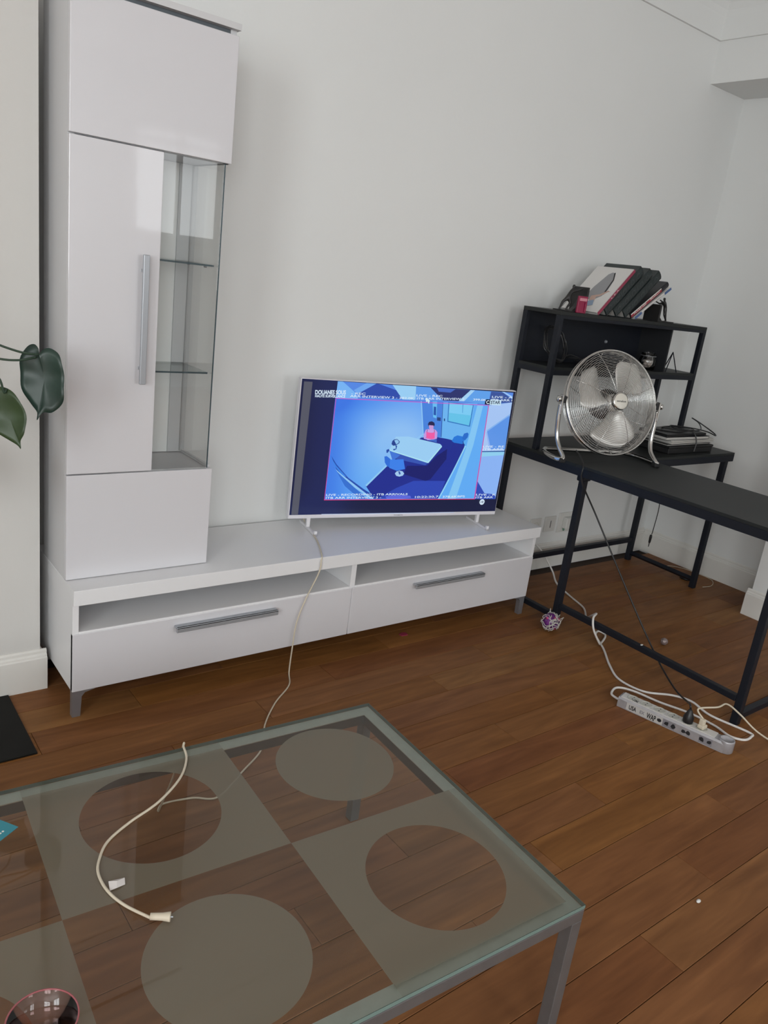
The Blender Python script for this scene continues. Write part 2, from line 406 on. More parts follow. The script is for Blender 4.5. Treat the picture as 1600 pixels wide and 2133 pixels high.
d = T('door', box(0, .248, YT, YT + .017, h1 + .001, h2 - .001, bev=.0015), DOORG)
bm = BM(); bx(bm, .190, .208, YT - .032, YT - .022, 1.017, 1.373, bev=.002)
for z in (1.06, 1.33): bx(bm, .195, .203, YT - .023, YT, z - .004, z + .004)
T('handle', bm, STEEL, d)
T('showcase_back', box(.018, .386, TB - .012, TB - .007, h1, h2), INNER, label='pale back panel seen through the glass')
T('corner_post', box(.386, WT - .002, TB - .016, TB - .006, h1, h2), mat('post_in_shade', (0.52, 0.53, 0.54), 0.4), label='white corner post, shaded grey in its colour, at the back of the showcase')  # the post is white; its shade is put into the grey
T('side_rail', box(WT - .012, WT - .002, YT + .02, TB - .016, h1 - .002, h1 + .006), SATIN)
T('front_glass', box(.248, .4285, YT + .003, YT + .007, h1 + .001, h2 - .001), FGLASS)
T('side_glass', box(.4262, .4300, YT + .008, TB - .016, h1 + .004, h2), GLASS)
T('glass_edge', box(.4284, .4301, YT + .001, YT + .006, h1 + .001, h2), EDGEG, label='dark green cut edge of the corner glass')
for z in (1.363, 1.046):
    s = T('glass_shelf', box(.19, .4255, YT + .03, TB - .016, z - .003, z + .002), SHELFG)
    T('front_edge', box(.2482, .4250, YT + .0286, YT + .0302, z - .003, z + .002), EDGEG, s)
    for y in (YT + .08, TB - .03): T('shelf_pin', lathe(BM(), [(.003, .418), (.003, .426)], 8, (0, y, z - .006), 'x'), STEEL, s)

# ================================================================== TV
TV0 = Vector((.8809, -.1231, zs)); yaw = -.2056
tw, th, g = .947, .5415, .0425
t = thing('television', 'flat white-framed television standing turned on the white TV bench, showing a blue interview room', 'television', TV0, yaw)
bm = BM(); bx(bm, 0, tw, .0, .028, g, g + th, bev=.003); bx(bm, .12, tw - .12, .028, .060, g + .02, g + .36, bev=.008)
obj('casing', bm, mat('tv_white', (0.72, 0.70, 0.74), 0.35), t)
def screen_mat():
    m = bpy.data.materials.new('screen'); m.use_nodes = True; nt = m.node_tree; b = nt.nodes['Principled BSDF']
    a = nt.nodes.new('ShaderNodeVertexColor'); a.layer_name = 'Col'
    b.inputs['Base Color'].default_value = (0.008, .008, .012, 1); b.inputs['Roughness'].default_value = 0.12
    nt.links.new(a.outputs['Color'], b.inputs['Emission Color']); b.inputs['Emission Strength'].default_value = 0.88
    b.inputs['Specular IOR Level'].default_value = 0.25
    return m
SCR = screen_mat()
def paint_obj(name, bm, colf, parent):
    bmesh.ops.recalc_face_normals(bm, faces=bm.faces[:])
    for f in bm.faces:
        if f.normal.y > 0: f.normal_flip()
    me = bpy.data.meshes.new(name); bm.to_mesh(me); bm.free(); me.materials.append(SCR)
    ca = me.color_attributes.new('Col', 'FLOAT_COLOR', 'POINT')
    for i, v in enumerate(me.vertices): ca.data[i].color = (*colf(v.co), 1)
    o = bpy.data.objects.new(name, me); COL.objects.link(o); o.parent = parent; return o
def grid(x0, x1, z0, z1, nx, nz, y):
    bm = BM(); V = [[bm.verts.new((x0 + (x1 - x0) * i / nx, y, z0 + (z1 - z0) * j / nz)) for i in range(nx + 1)] for j in range(nz + 1)]
    for j in range(nz):
        for i in range(nx): bm.faces.new((V[j][i], V[j][i + 1], V[j + 1][i + 1], V[j + 1][i]))
    return bm
def lerp(a, b, t): t = max(0, min(1, t)); return tuple(p + (q - p) * t for p, q in zip(a, b))
def dark(co):
    x, z = co.x / tw, (co.z - g) / th
    return lerp((.008, .010, .034), (.014, .022, .10), math.exp(-((x - .13) / .12) ** 2) + math.exp(-((z - .07) / .1) ** 2) * .3)
scr = paint_obj('screen', grid(.003, tw - .003, g + .016, g + th - .003, 40, 24, -.0004), dark, t)
def mainc(co):
    x, z = (co.x - .140) / .683, (co.z - g - .075) / .400
    d1 = math.exp(-(((x - .42) / .26) ** 2 + ((z - .55) / .42) ** 2))
    d2 = math.exp(-(((x - .30) / .16) ** 2 + ((z - .25) / .30) ** 2))
    edge = math.exp(-(x / .12) ** 2) + .8 * math.exp(-((1 - z) / .12) ** 2) * max(0, 1 - x * 2)
    c = lerp((.075, .33, .98), (.30, .58, 1.0), 1.2 * d1)
    c = lerp(c, (.16, .50, 1.0), d2 * .6)
    c = lerp(c, (.05, .20, .85), edge * .8)
    return lerp(c, (.12, .50, .95), max(0, x - .55) * 2)
paint_obj('picture', grid(.140, .823, g + .075, g + .476, 60, 40, -.0012), mainc, scr)
TVP = [
 ((.10,.105,.14),[(11,529),(44,529),(38,18),(11,18)]),
 ((0.1,0.27,0.85),[(143,537),(932,534),(932,494),(819,476),(142,473)]),
 ((0.2,0.5,1),[(143,537),(163,537),(215,501),(233,475),(142,473)]),
 ((0.03,0.08,0.45),[(267,537),(309,537),(421,508),(410,483),(252,484),(223,498)]),
 ((0.17,0.42,0.95),[(260,537),(302,537),(230,495),(211,507)]),
 ((0.35,0.68,1),[(370,536),(473,536),(478,483),(421,482),(421,508)]),
 ((0.12,0.36,0.9),[(473,536),(537,535),(598,487),(478,483)]),
 ((0.02,0.03,0.16),[(537,535),(727,534),(676,487),(602,486)]),
 ((0.06,0.15,0.6),[(567,534),(652,534),(631,519),(577,520)]),
 ((0.4,0.7,1),[(723,534),(743,534),(700,487),(674,487)]),
 ((0.12,0.38,0.9),[(743,534),(818,534),(819,478),(700,487)]),
 ((0.04,0.09,0.35),[(822,533),(878,533),(932,506),(933,494),(819,482)]),
 ((0.35,0.6,1),[(873,535),(888,535),(931,518),(932,510)]),
 ((0.015,0.03,0.3),[(309,133),(390,215),(527,333),(592,338),(668,328),(735,311),(735,290),(704,189),(651,76),(353,78)]),
 ((0.03,0.07,0.5),[(520,153),(670,153),(651,76),(364,78),(448,124)]),
 ((0.07,0.25,0.8),[(504,479),(603,479),(617,337),(592,336),(534,350)]),
 ((0.3,0.62,1),[(502,479),(507,479),(536,348),(532,347)]),
 ((0.3,0.62,1),[(532,350),(537,347),(512,327),(505,328)]),
 ((0.3,0.65,1),[(387,218),(392,214),(313,130),(307,135)]),
 ((0.15,0.55,0.98),[(555,480),(576,481),(584,413),(568,417)]),
 ((0.02,0.1,0.45),[(564,460),(575,459),(580,425),(568,427)]),
 ((0.02,0.06,0.22),[(586,418),(603,417),(605,403),(588,404)]),
 ((0.16,0.5,0.96),[(603,479),(765,481),(758,411),(744,333),(697,321),(618,337)]),
 ((0.02,0.08,0.35),[(602,479),(604,479),(620,337),(617,337)]),
 ((0.01,0.04,0.2),[(618,414),(623,414),(625,404),(620,403)]),
 ((0.04,0.22,0.6),[(628,482),(748,476),(747,384),(636,401)]),
 ((0.22,0.66,1),[(633,479),(744,473),(741,389),(640,405)]),
 ((0.14,0.6,0.9),[(638,438),(744,431),(741,389),(640,405)]),
 ((0.06,0.3,0.7),[(695,476),(698,477),(702,440),(700,440)]),
 ((0.13,0.45,1),[(751,477),(818,476),(824,73),(646,75),(696,189),(735,290),(753,369)]),
 ((0.25,0.62,1),[(766,477),(794,477),(777,305),(733,74),(692,74),(743,290),(766,411)]),
 ((0.35,0.75,1),[(737,304),(743,303),(700,189),(653,75),(647,75),(695,189)]),
 ((0.01,0.015,0.16),[(480,216),(572,217),(612,260),(655,289),(658,246),(597,160),(575,153),(470,181)]),
 ((0.04,0.1,0.5),[(392,279),(574,229),(564,219),(430,243)]),
 ((0.36,0.68,1),[(413,334),(469,336),(556,320),(618,309),(627,302),(624,294),(579,235),(571,232),(392,279)]),
 ((0.45,0.85,1),[(391,281),(573,234),(626,301),(629,298),(577,229),(572,229),(391,277)]),
 ((0.02,0.06,0.3),[(400,316),(406,322),(420,325),(433,315),(432,308),(418,299),(406,297),(398,304)]),
 ((0.3,0.6,0.95),[(408,319),(420,323),(430,314),(428,309),(419,303)]),
 ((0.02,0.08,0.4),[(416,299),(424,298),(423,284),(412,278),(407,284),(410,284),(420,286)]),
 ((0.02,0.08,0.4),[(379,280),(389,284),(393,278),(386,268),(381,268),(384,277)]),
 ((0.06,0.2,0.75),[(392,278),(443,260),(413,235)]),
 ((0.03,0.17,0.75),[(374,253),(384,255),(402,243),(404,208),(390,215),(379,229)]),
 ((0.05,0.24,0.9),[(401,241),(460,243),(473,203),(437,195),(402,207)]),
 ((0.01,0.03,0.2),[(439,196),(446,196),(456,181),(449,177)]),
 ((0.4,0.65,0.95),[(430,184),(436,192),(449,196),(464,193),(472,184),(467,175),(452,171),(438,174)]),
 ((0.05,0.12,0.45),[(444,193),(451,193),(457,182),(450,179)]),
 ((0.02,0.2,0.75),[(670,323),(678,340),(693,347),(718,343),(730,326),(722,311),(682,316)]),
 ((0.02,0.16,0.65),[(719,343),(723,355),(739,360),(745,354),(744,340),(733,327),(719,332)]),
 ((0.01,0.05,0.3),[(669,317),(672,317),(671,289),(668,289)]),
 ((0.01,0.05,0.3),[(721,322),(725,322),(736,304),(733,303)]),
 ((0.02,0.02,0.09),[(548,389),(552,398),(564,401),(576,396),(580,387),(577,380),(552,380)]),
 ((0.62,0.35,0.75),[(553,385),(575,384),(576,373),(568,366),(557,371)]),
 ((0.62,0.38,0.8),[(559,371),(575,373),(579,365),(558,364)]),
 ((0.6,0.36,0.85),[(542,366),(555,370),(551,349),(546,334),(562,330),(561,324),(539,329),(536,345)]),
 ((0.6,0.36,0.85),[(575,370),(588,366),(597,357),(599,331),(571,323),(555,324),(558,330),(588,337)]),
 ((0.65,0.38,0.85),[(548,367),(583,368),(585,355),(547,354)]),
 ((0.95,0.12,0.42),[(546,358),(558,355),(573,354),(585,358),(588,331),(574,328),(549,332)]),
 ((0.1,0.02,0.1),[(548,367),(550,367),(550,356),(548,356)]),
 ((0.1,0.02,0.1),[(580,367),(582,367),(584,357),(582,357)]),
 ((0.05,0.15,0.6),[(559,324),(599,329),(600,315),(591,317),(571,320)]),
 ((0.02,0.08,0.45),[(148,253),(173,220),(229,166),(299,121),(375,78),(353,78),(285,118),(207,166),(175,200)]),
 ((0.05,0.25,0.85),[(151,242),(174,213),(221,170),(203,173),(167,213)]),
 ((0.3,0.62,1),[(172,200),(199,180),(269,132),(349,78),(342,78),(262,125),(200,166)]),
 ((0.04,0.18,0.7),[(176,193),(200,173),(271,118),(327,78),(290,78),(219,132)]),
 ((0.42,0.62,1),[(819,476),(932,494),(936,287),(822,282)]),
 ((0.12,0.33,0.88),[(831,371),(922,438),(933,435),(938,294),(864,293)]),
 ((0.25,0.5,0.95),[(829,372),(931,444),(933,439),(833,367)]),
 ((0.3,0.5,1),[(828,364),(833,367),(866,293),(859,290)]),
 ((0.02,0.1,0.35),[(822,283),(936,287),(937,282),(822,279)]),
 ((0.28,0.5,1),[(822,279),(937,282),(935,175),(932,72),(827,73)]),
 ((0.03,0.08,0.5),[(825,153),(844,131),(871,99),(928,93),(932,72),(827,73)]),
 ((0.3,0.68,0.95),[(822,279),(936,282),(936,268),(825,259)]),
 ((0.55,0.12,0.65),[(141,475),(819,478),(820,475),(141,472)]),
 ((0.75,0.05,0.3),[(141,474),(143,474),(140,76),(138,76)]),
 ((0.65,0.1,0.45),[(817,476),(821,476),(828,72),(823,72)]),
 ((0.8,0.05,0.2),[(137,78),(825,75),(826,72),(138,75)]),
 ((0.12,0.16,0.8),[(400,88),(429,93),(475,94),(514,90),(519,81),(477,78),(409,78)]),
 ((0.65,0.9,1),[(520,494),(542,483),(535,481),(541,472),(537,471),(531,480),(525,476)]),
 ((0.01,0.015,0.05),[(798,498),(819,499),(821,479),(799,479)]),
 ((0.6,0.85,0.95),[(820,500),(876,501),(877,482),(821,480)]),
 ((0.6,0.7,0.95),[(133,19),(417,18),(735,16),(735,14),(418,15),(133,17)]),
]
def flat_poly(pts, col, y, layer):
    bm = layer; vs = [bm.verts.new((a / 1000, y, g + b / 1000)) for a, b in pts]
    f = bm.faces.new(vs); c = bm.loops.layers.float_color.get('Col') or bm.loops.layers.float_color.new('Col')
    for l in f.loops: l[c] = (*col, 1)
def soft(col, k=.9): return tuple(col)
lay = BM()
for i, (col, pts) in enumerate(TVP): flat_poly(pts, col, -.0014 - .00004 * i, lay)
bmesh.ops.triangulate(lay, faces=lay.faces[:])
for f in lay.faces:
    if f.normal.y > 0: f.normal_flip()
me = bpy.data.meshes.new('picture_shapes'); lay.to_mesh(me); lay.free(); me.materials.append(SCR)
o = bpy.data.objects.new('picture_shapes', me); COL.objects.link(o); o.parent = scr
TVT = [('DOUANES SOUS',57,485,179,490,15,1),('HAUTE SURVEILLANCE',58,474,178,478,9,1),('- REC',201,491,260,492,8,0),('ARR INTERVIEW 3 - 382.0K',197,481,470,485,8,0),('LIVE - REC',478,497,595,500,8,0),('ITB ARR INTERVIEW 2',482,485,698,493,8,0),('399.0K',740,493,803,494,8,0),('LIVE - A',828,508,930,510,8,0),('ITB ARR I',828,496,930,498,8,0),
('LIVE - RECORDING - ITB ARRIVALS',144,93,500,94,8,0),('ITB ARR INTERVIEW 3 -',144,81,382,81,8,0),('10:22:30,7',536,81,646,82,8,0),('378.6KBPS',666,81,775,82,8,0),('LIVE - R',829,89,930,88,8,0),('ITB ARR',830,76,918,77,8,0),('LIVE - RE',824,299,930,301,8,0),('ITB ARR',825,287,930,290,8,0)]
TXW = emis('caption_white', (.72, .86, 1.0), .95); TXD = emis('caption_dark', (.05, .07, .12), 1)
def tvtext(s, x0, z0, x1, z1, h, bold, m=TXW, bb=.012):
    bm = text_bm(s, h / 1000, (x1 - x0) / 1000, bb if not bold else .03)
    a = math.atan2(z1 - z0, x1 - x0)
    place(bm, Matrix.Translation((x0 / 1000, -.0052, g + z0 / 1000)) @ Matrix.Rotation(-a, 4, 'Y') @ Matrix.Rotation(R(90), 4, 'X'))
    return obj('caption', bm, m, scr)
for q in TVT: tvtext(*q)
TVX = [('C', 805, 482, 819, 483, 14, 1, TXW), ('STAR', 826, 483, 873, 485, 13, 1, TXD)]
obj('channel_mark', bx(BM(), .822, .877, -.0050, -.0048, g + .479, g + .501), emis('mark_white', (.55, .75, .88)), scr)
obj('channel_mark', bx(BM(), .802, .822, -.0050, -.0048, g + .479, g + .501), emis('mark_dark', (.01, .012, .03)), scr)
for q in TVX: tvtext(*q)
obj('age_mark', lathe(BM(), [(.0125, 0), (.0125, -.0003)], 24, (.866, -.0048, g + .060), 'y'), TXW, scr)
tvtext('10', 859, 55, 873, 55, 10, 1, TXD)
bm = text_bm('THOMSON', .0045, .042, .02); place(bm, Matrix.Translation((.451, -.0005, g + .005)) @ Matrix.Rotation(R(90), 4, 'X')); obj('maker_mark', bm, mat('grey_ink', (.25, .25, .27), .5), t)
for s in (.085, tw - .085):
    bm = BM()
    bx(bm, s - .006, s + .006, -.085, .085, 0, .010, bev=.002); bx(bm, s - .006, s + .006, -.085, -.073, 0, .020, bev=.002); bx(bm, s - .007, s + .007, .0, .014, .008, g + .004, bev=.002)
    obj('foot', bm, mat('foot_white', (.72, .70, .72), .4), t)

# ================================================================== COFFEE TABLE
tx, ty, tyaw, tz, tW, tD = .5188, -1.1756, -.05615, .3427, 1.256, .752
t = thing('coffee_table', 'low glass coffee table with frosted squares and circles on a grey metal frame', 'table', (tx, ty, 0), tyaw)
def table_glass():
    m = bpy.data.materials.new('etched_glass'); m.use_nodes = True; nt = m.node_tree; nt.nodes.clear()
    N = nt.nodes.new; Lk = nt.links.new
    def mth(op, a, b=None, c=None):
        n = N('ShaderNodeMath'); n.operation = op
        for i, q in enumerate((a, b, c)):
            if q is None: continue
            if isinstance(q, (int, float)): n.inputs[i].default_value = q
            else: Lk(q, n.inputs[i])
        return n.outputs[0]
    tc = N('ShaderNodeTexCoord'); sp = N('ShaderNodeSeparateXYZ'); Lk(tc.outputs['Object'], sp.inputs[0])
    u = mth('MULTIPLY', sp.outputs[0], -1.0); v = mth('MULTIPLY', sp.outputs[1], -1.0)
    cu = mth('DIVIDE', u, .4187); cv = mth('DIVIDE', mth('SUBTRACT', v, -.004), .378)
    iu = mth('FLOOR', cu); iv = mth('FLOOR', cv)
    du = mth('SUBTRACT', u, mth('MULTIPLY', mth('ADD', iu, .5), .4187)); dv = mth('SUBTRACT', mth('SUBTRACT', v, -.004), mth('MULTIPLY', mth('ADD', iv, .5), .378))
    dist = mth('SQRT', mth('ADD', mth('MULTIPLY', du, du), mth('MULTIPLY', dv, dv)))
    inc = mth('LESS_THAN', dist, .134)
    par = mth('MODULO', mth('ADD', iu, iv), 2.0)                 # 0: clear square, frosted disc; 1: frosted square, clear disc
    par = mth('ABSOLUTE', par)
    fro = mth('ABSOLUTE', mth('SUBTRACT', inc, par))
    inner = mth('MULTIPLY', mth('MULTIPLY', mth('GREATER_THAN', u, .029), mth('LESS_THAN', u, 1.223)), mth('MULTIPLY', mth('GREATER_THAN', v, .036), mth('LESS_THAN', v, .729)))
    fro = mth('MULTIPLY', fro, mth('ADD', mth('MULTIPLY', inner, .80), .20))
    o = N('ShaderNodeOutputMaterial')
    tr = N('ShaderNodeBsdfTransparent'); tr.inputs[0].default_value = (.93, .96, .935, 1)
    gl = N('ShaderNodeBsdfGlossy'); gl.inputs['Roughness'].default_value = 0.02
    fr = N('ShaderNodeFresnel'); fr.inputs[0].default_value = 1.45
    df = N('ShaderNodeBsdfDiffuse'); df.inputs[0].default_value = (.225, .212, .165, 1)
    tl = N('ShaderNodeBsdfTranslucent'); tl.inputs[0].default_value = (.38, .37, .295, 1)
    m1 = N('ShaderNodeMixShader'); m1.inputs[0].default_value = .40; Lk(df.outputs[0], m1.inputs[1]); Lk(tl.outputs[0], m1.inputs[2])
    m0 = N('ShaderNodeMixShader'); m0.inputs[0].default_value = .12; Lk(m1.outputs[0], m0.inputs[1]); Lk(tr.outputs[0], m0.inputs[2])
    haze = N('ShaderNodeMixShader'); haze.inputs[0].default_value = .08; Lk(tr.outputs[0], haze.inputs[1]); Lk(df.outputs[0], haze.inputs[2])
    m2 = N('ShaderNodeMixShader'); Lk(fro, m2.inputs[0]); Lk(haze.outputs[0], m2.inputs[1]); Lk(m0.outputs[0], m2.inputs[2])
    m3 = N('ShaderNodeMixShader'); Lk(fr.outputs[0], m3.inputs[0]); Lk(m2.outputs[0], m3.inputs[1]); Lk(gl.outputs[0], m3.inputs[2])
    Lk(m3.outputs[0], o.inputs[0]); return m
# the etched pane, and the thickness of the glass as a cut edge around it
q = .033
bm = BM(); vs = [bm.verts.new(p) for p in ((0, 0, tz), (-tW, 0, tz), (-tW, -tD, tz), (0, -tD, tz))]; f = bm.faces.new(vs); f.normal_update()
top = obj('glass_top', bm, table_glass(), t)
ge = mat('green_glass_edge', (.16, .24, .22), .12)
bm = BM()
for a in ((-tW, 0, -.0012, 0), (-tW, 0, -tD, -tD + .0012), (-.0012, 0, -tD, 0), (-tW, -tW + .0012, -tD, 0)): bx(bm, a[0], a[1], a[2], a[3], tz - .008, tz - .0002)
obj('cut_edge', bm, ge, top, label='green cut edge of the glass')
FR = mat('table_frame_metal', (0.19, 0.19, 0.195), 0.34, metal=0.55, var=.06, vscale=25)
bm = BM(); zf1, zf0 = tz - .010, tz - .036
for a in ((-tW, 0, -q, 0), (-tW, 0, -tD, -tD + q), (-q, 0, -tD + q, -q), (-tW, -tW + q, -tD + q, -q)): bx(bm, a[0], a[1], a[2], a[3], zf0, zf1, bev=.0015)
obj('frame', bm, FR, t)
bm = BM()
for a in ((-tW + .002, -.002, -q, -.002), (-tW + .002, -.002, -tD + .002, -tD + q), (-q, -.002, -tD + q, -q), (-tW + .002, -tW + q, -tD + q, -q)): bx(bm, a[0], a[1], a[2], a[3], zf1, tz - .0082)
obj('seating_strip', bm, mat('sage_strip', (.78, .86, .82), .5, var=.05, vscale=30), t, label='pale green strip between frame and glass')
for a, b in ((-.026, 0), (-tW, -tW + .026)):
    for c, d in ((-.026, 0), (-tD, -tD + .026)): obj('leg', box(a, b, c, d, 0, zf0, bev=.0015), FR, t)
# things on the table
bm = BM(); d = Vector((-.565, .825)).normalized(); e = Vector((-.843, -.539)).normalized(); c0 = Vector((-.345, -1.247))
pts = [c0, c0 + d * .054, c0 + d * .054 + e * .0856, c0 + e * .0856]
CARD = mat('teal_card', (0.035, 0.24, 0.30), 0.35)
o = obj('plastic_card', prism(BM(), [(p.x, p.y) for p in pts], 'z', tz + .0004, tz + .0012), CARD); tag(o, 'turquoise plastic card lying on the glass coffee table at the left edge', 'card')
bm = BM()
for k in range(3): q2 = c0 + e * (.022 + .006 * k) + d * .014; lathe(bm, [(.0022, tz + .0012), (.0022, tz + .0015)], 8, (q2.x, q2.y, 0))
o2 = obj('printed_mark', bm, WPLAST, o)
# pink tumbler
t = thing('pink_glass_tumbler', 'pink tinted glass tumbler on the coffee table at the lower left corner', 'glass', (-.43, -1.737, tz))
prof = [(.0, .0006), (.030, .0006), (.034, .004), (.040, .03), (.0445, .088), (.0452, .0885), (.0432, .0885), (.038, .03), (.030, .010), (0.0, .008)]
obj('bowl', lathe(BM(), prof, 40, cap=False), PINKG, t, smooth=True)
obj('rim', lathe(BM(), [(.0434, .0875), (.0455, .0878), (.0455, .0890), (.0434, .0890), (.0434, .0875)], 40, cap=False), mat('rim_pink', (.35, .10, .11), .1), t, smooth=True)
# crumpled paper scrap
bm = BM(); V = [bm.verts.new(p) for p in ((-.015, -.008, .0005), (-.004, -.011, .004), (.012, -.007, .001), (.015, .004, .005), (.002, .011, .001), (-.012, .008, .006), (0, 0, .008))]
for i in range(6): bm.faces.new((V[i], V[(i + 1) % 6], V[6]))
g2 = bmesh.ops.extrude_face_region(bm, geom=bm.faces[:])
for v in [q for q in g2['geom'] if isinstance(q, bmesh.types.BMVert)]: v.co.z += .0006
o = obj('paper_scrap', bm, mat('paper_white', (.62, .58, .56), .8)); o.location = (-.238, -1.470, tz); tag(o, 'small torn white paper scrap beside the cream cable on the coffee table', 'paper')
# ================================================================== CORNER DESK WITH HUTCH
X0, X1 = 1.988, 3.262; Y0, YA, YC, YD = -.100, -.560, -.548, -1.43; DW = .49; ZD = .750
t = thing('corner_desk', 'black L-shaped desk with thin metal legs in the corner by the window side', 'desk', (X0, YA, 0))
t['label'] = 'black L-shaped desk on thin metal legs standing in the right corner of the room'
def D(name, bm, m=BLACKM, parent=t, **k): return shift(obj(name, bm, m, parent, **k), (X0, YA, 0))
bm = BM(); bx(bm, X0, X1, YC, Y0, ZD - .012, ZD, bev=.001)
D('return_top', bm, BLACKTOP)
D('long_top', box(X0, X0 + DW, YD - .02, YC - .001, ZD - .012, ZD + .0005, bev=.001), BLACKTOP)
a = .028
bm = BM()
bx(bm, X0, X0 + a, YD - .02, Y0, ZD - .045, ZD - .012); bx(bm, X0 + a, X1, Y0 - a, Y0, ZD - .045, ZD - .012); bx(bm, X0 + DW, X1 - a, YC, YC + a, ZD - .045, ZD - .012)
bx(bm, X1 - a, X1, YC, Y0 - a, ZD - .045, ZD - .012); bx(bm, X0 + DW - a, X0 + DW, YD - .02, YC, ZD - .045, ZD - .012); bx(bm, X0 + a, X0 + DW - a, YD - .02, YD - .02 + a, ZD - .045, ZD - .012)
D('top_frame', bm)
LX = X0 + .06
legs = [(LX, Y0 - .014), (LX, YA), (3.218, -.105), (3.205, YC + .014), (LX + .005, YD), (X0 + DW - .02, YD)]
for (x, y) in legs: D('leg', box(x - .014, x + .014, y - .014, y + .014, 0, ZD - .045, bev=.002))
D('rail', box(LX - .012, LX + .012, YD + .014, YA - .014, .088, .112, bev=.002))
D('rail', box(LX - .012, LX + .012, YA + .014, Y0 - .028, .035, .059, bev=.002))
bm = BM(); tube(bm, [(3.218, -.12, .045), (3.205, YC + .028, .045)], .014, 4); D('rail', bm)
D('rail', box(LX + .014, 3.204, -.117, -.093, .112, .138, bev=.002))
D('rail', box(LX + .019, X0 + DW - .034, YD - .012, YD + .012, .02, .045, bev=.002))
D('leg_bracket', box(LX - .030, LX + .030, YA - .016, YA + .016, ZD - .075, ZD - .045, bev=.006))
# hutch standing on the return: a fixed part of the desk
HX0, HX1, HY0, HY1, HZ0, HZ1, HD = 2.0, 3.125, -.098, -.312, 1.112, 1.346, 2.872
p = .024
desk = t
t = thing('desk_hutch', 'black open shelf unit on thin posts standing on the desk against the wall', 'shelf', (HX0, HY1, ZD + .001))
def D(name, bm, m=BLACKM, parent=None, **k): return shift(obj(name, bm, m, parent or t, **k), (HX0, HY1, ZD + .001))
for x in (HX0, HX1 - p):
    for y in (HY0 - p, HY1):
        D('post', box(x, x + p, y, y + p, ZD + .001, HZ1 - .016, bev=.0015))
D('hutch_top', box(HX0, HX1, HY1, HY0, HZ1 - .016, HZ1, bev=.0015), BLACKTOP)
bm = BM(); bx(bm, HX0 + .0008, HX1 - .0008, HY1 + .0008, HY1 + p, HZ1 - .030, HZ1 - .016); bx(bm, HX1 - p, HX1 - .0008, HY1 + p, HY0, HZ1 - .030, HZ1 - .016); D('top_rail', bm)
D('hutch_shelf', box(HX0 + .0006, HX1 - .0006, HY1 + .0006, HY0 - .0006, HZ0 - .012, HZ0), BLACKTOP)
bm = BM(); e_ = .0008; bx(bm, HX0 + e_, HX1 - e_, HY1 + e_, HY1 + .020, HZ0 - .034, HZ0 - .012); bx(bm, HX1 - p, HX1 - e_, HY1 + .02, HY0 - e_, HZ0 - .034, HZ0 - .012); bx(bm, HX0 + e_, HX0 + p, HY1 + .02, HY0 - e_, HZ0 - .034, HZ0 - .012); bx(bm, HX0 + p, HX1 - p, HY0 - .02, HY0 - e_, HZ0 - .034, HZ0 - .012)
D('shelf_rail', bm)
bp_ = D('back_panel', box(HX0 + .004, HD, HY0 - .012, HY0 - .004, HZ0, HZ1 - .016))
D('screw_cap', lathe(BM(), [(.0, -.008), (.006, -.007), (.008, 0)], 16, (2.60, HY0 - .012, 1.221), 'y'), STEEL, bp_)
D('divider', box(HD, HD + .010, HY1 + .030, HY0 - .004, HZ0, HZ1 - .016), mat('divider_black', (.018, .019, .022), .4))

# ------------------------------------------------------------------ books leaning on the hutch
ZH = HZ1 + .0005
def book(name, label, xt, ang, H, T_, dep, cover, pages, spine, front=HY1 + .004, decor=None):
    """leans to the right on its lower right long edge; local: x thickness, z height, spine at the front (-y)"""
    t = thing(name, label, 'book', (xt, front, ZH), 0, 'books leaning together on the hutch'); t.rotation_euler = (0, ang, 0)
    bm = BM(); c = .0022
    bx(bm, -T_, -T_ + c, 0, dep, 0, H); bx(bm, -c, 0, 0, dep, 0, H)
    obj('cover', bm, cover, t)
    bm = BM(); prism(bm, [(-T_, .004), (-T_ * .85, -.002), (-T_ * .5, -.004), (-T_ * .15, -.002), (0, .004)], 'z', 0, H)
    obj('spine', bm, spine, t)
    obj('page_block', box(-T_ + c, -c, .004, dep - .004, .003, H - .003), pages, t)
    if decor: decor(t, H, T_, dep)
    return t
PAGE = mat('page_edges', (.52, .50, .47), .8)
CW = mat('cover_white', (.66, .64, .62), .35); CD = mat('cover_dark_green', (.018, .026, .027), .35, var=.25, vscale=30); CB = mat('cover_black', (.014, .014, .018), .4)
PINK = mat('magenta_print', (.28, .03, .07), .4); TAN = mat('ornament_grey', (.07, .08, .08), .45); BLU = mat('blue_print', (.07, .13, .30), .4); RED = mat('red_print', (.33, .03, .05), .4); GREYP = mat('grey_print', (.28, .28, .29), .5); SKINC = mat('print_skin', (.50, .33, .27), .5); DENIM = mat('print_denim', (.25, .33, .45), .5)
def flatpoly(pts, m, t, name='cover_print', plane='x', off=-.0003, th=.0003):
    return obj(name, prism(BM(), pts, plane, off, off - th), m, t)
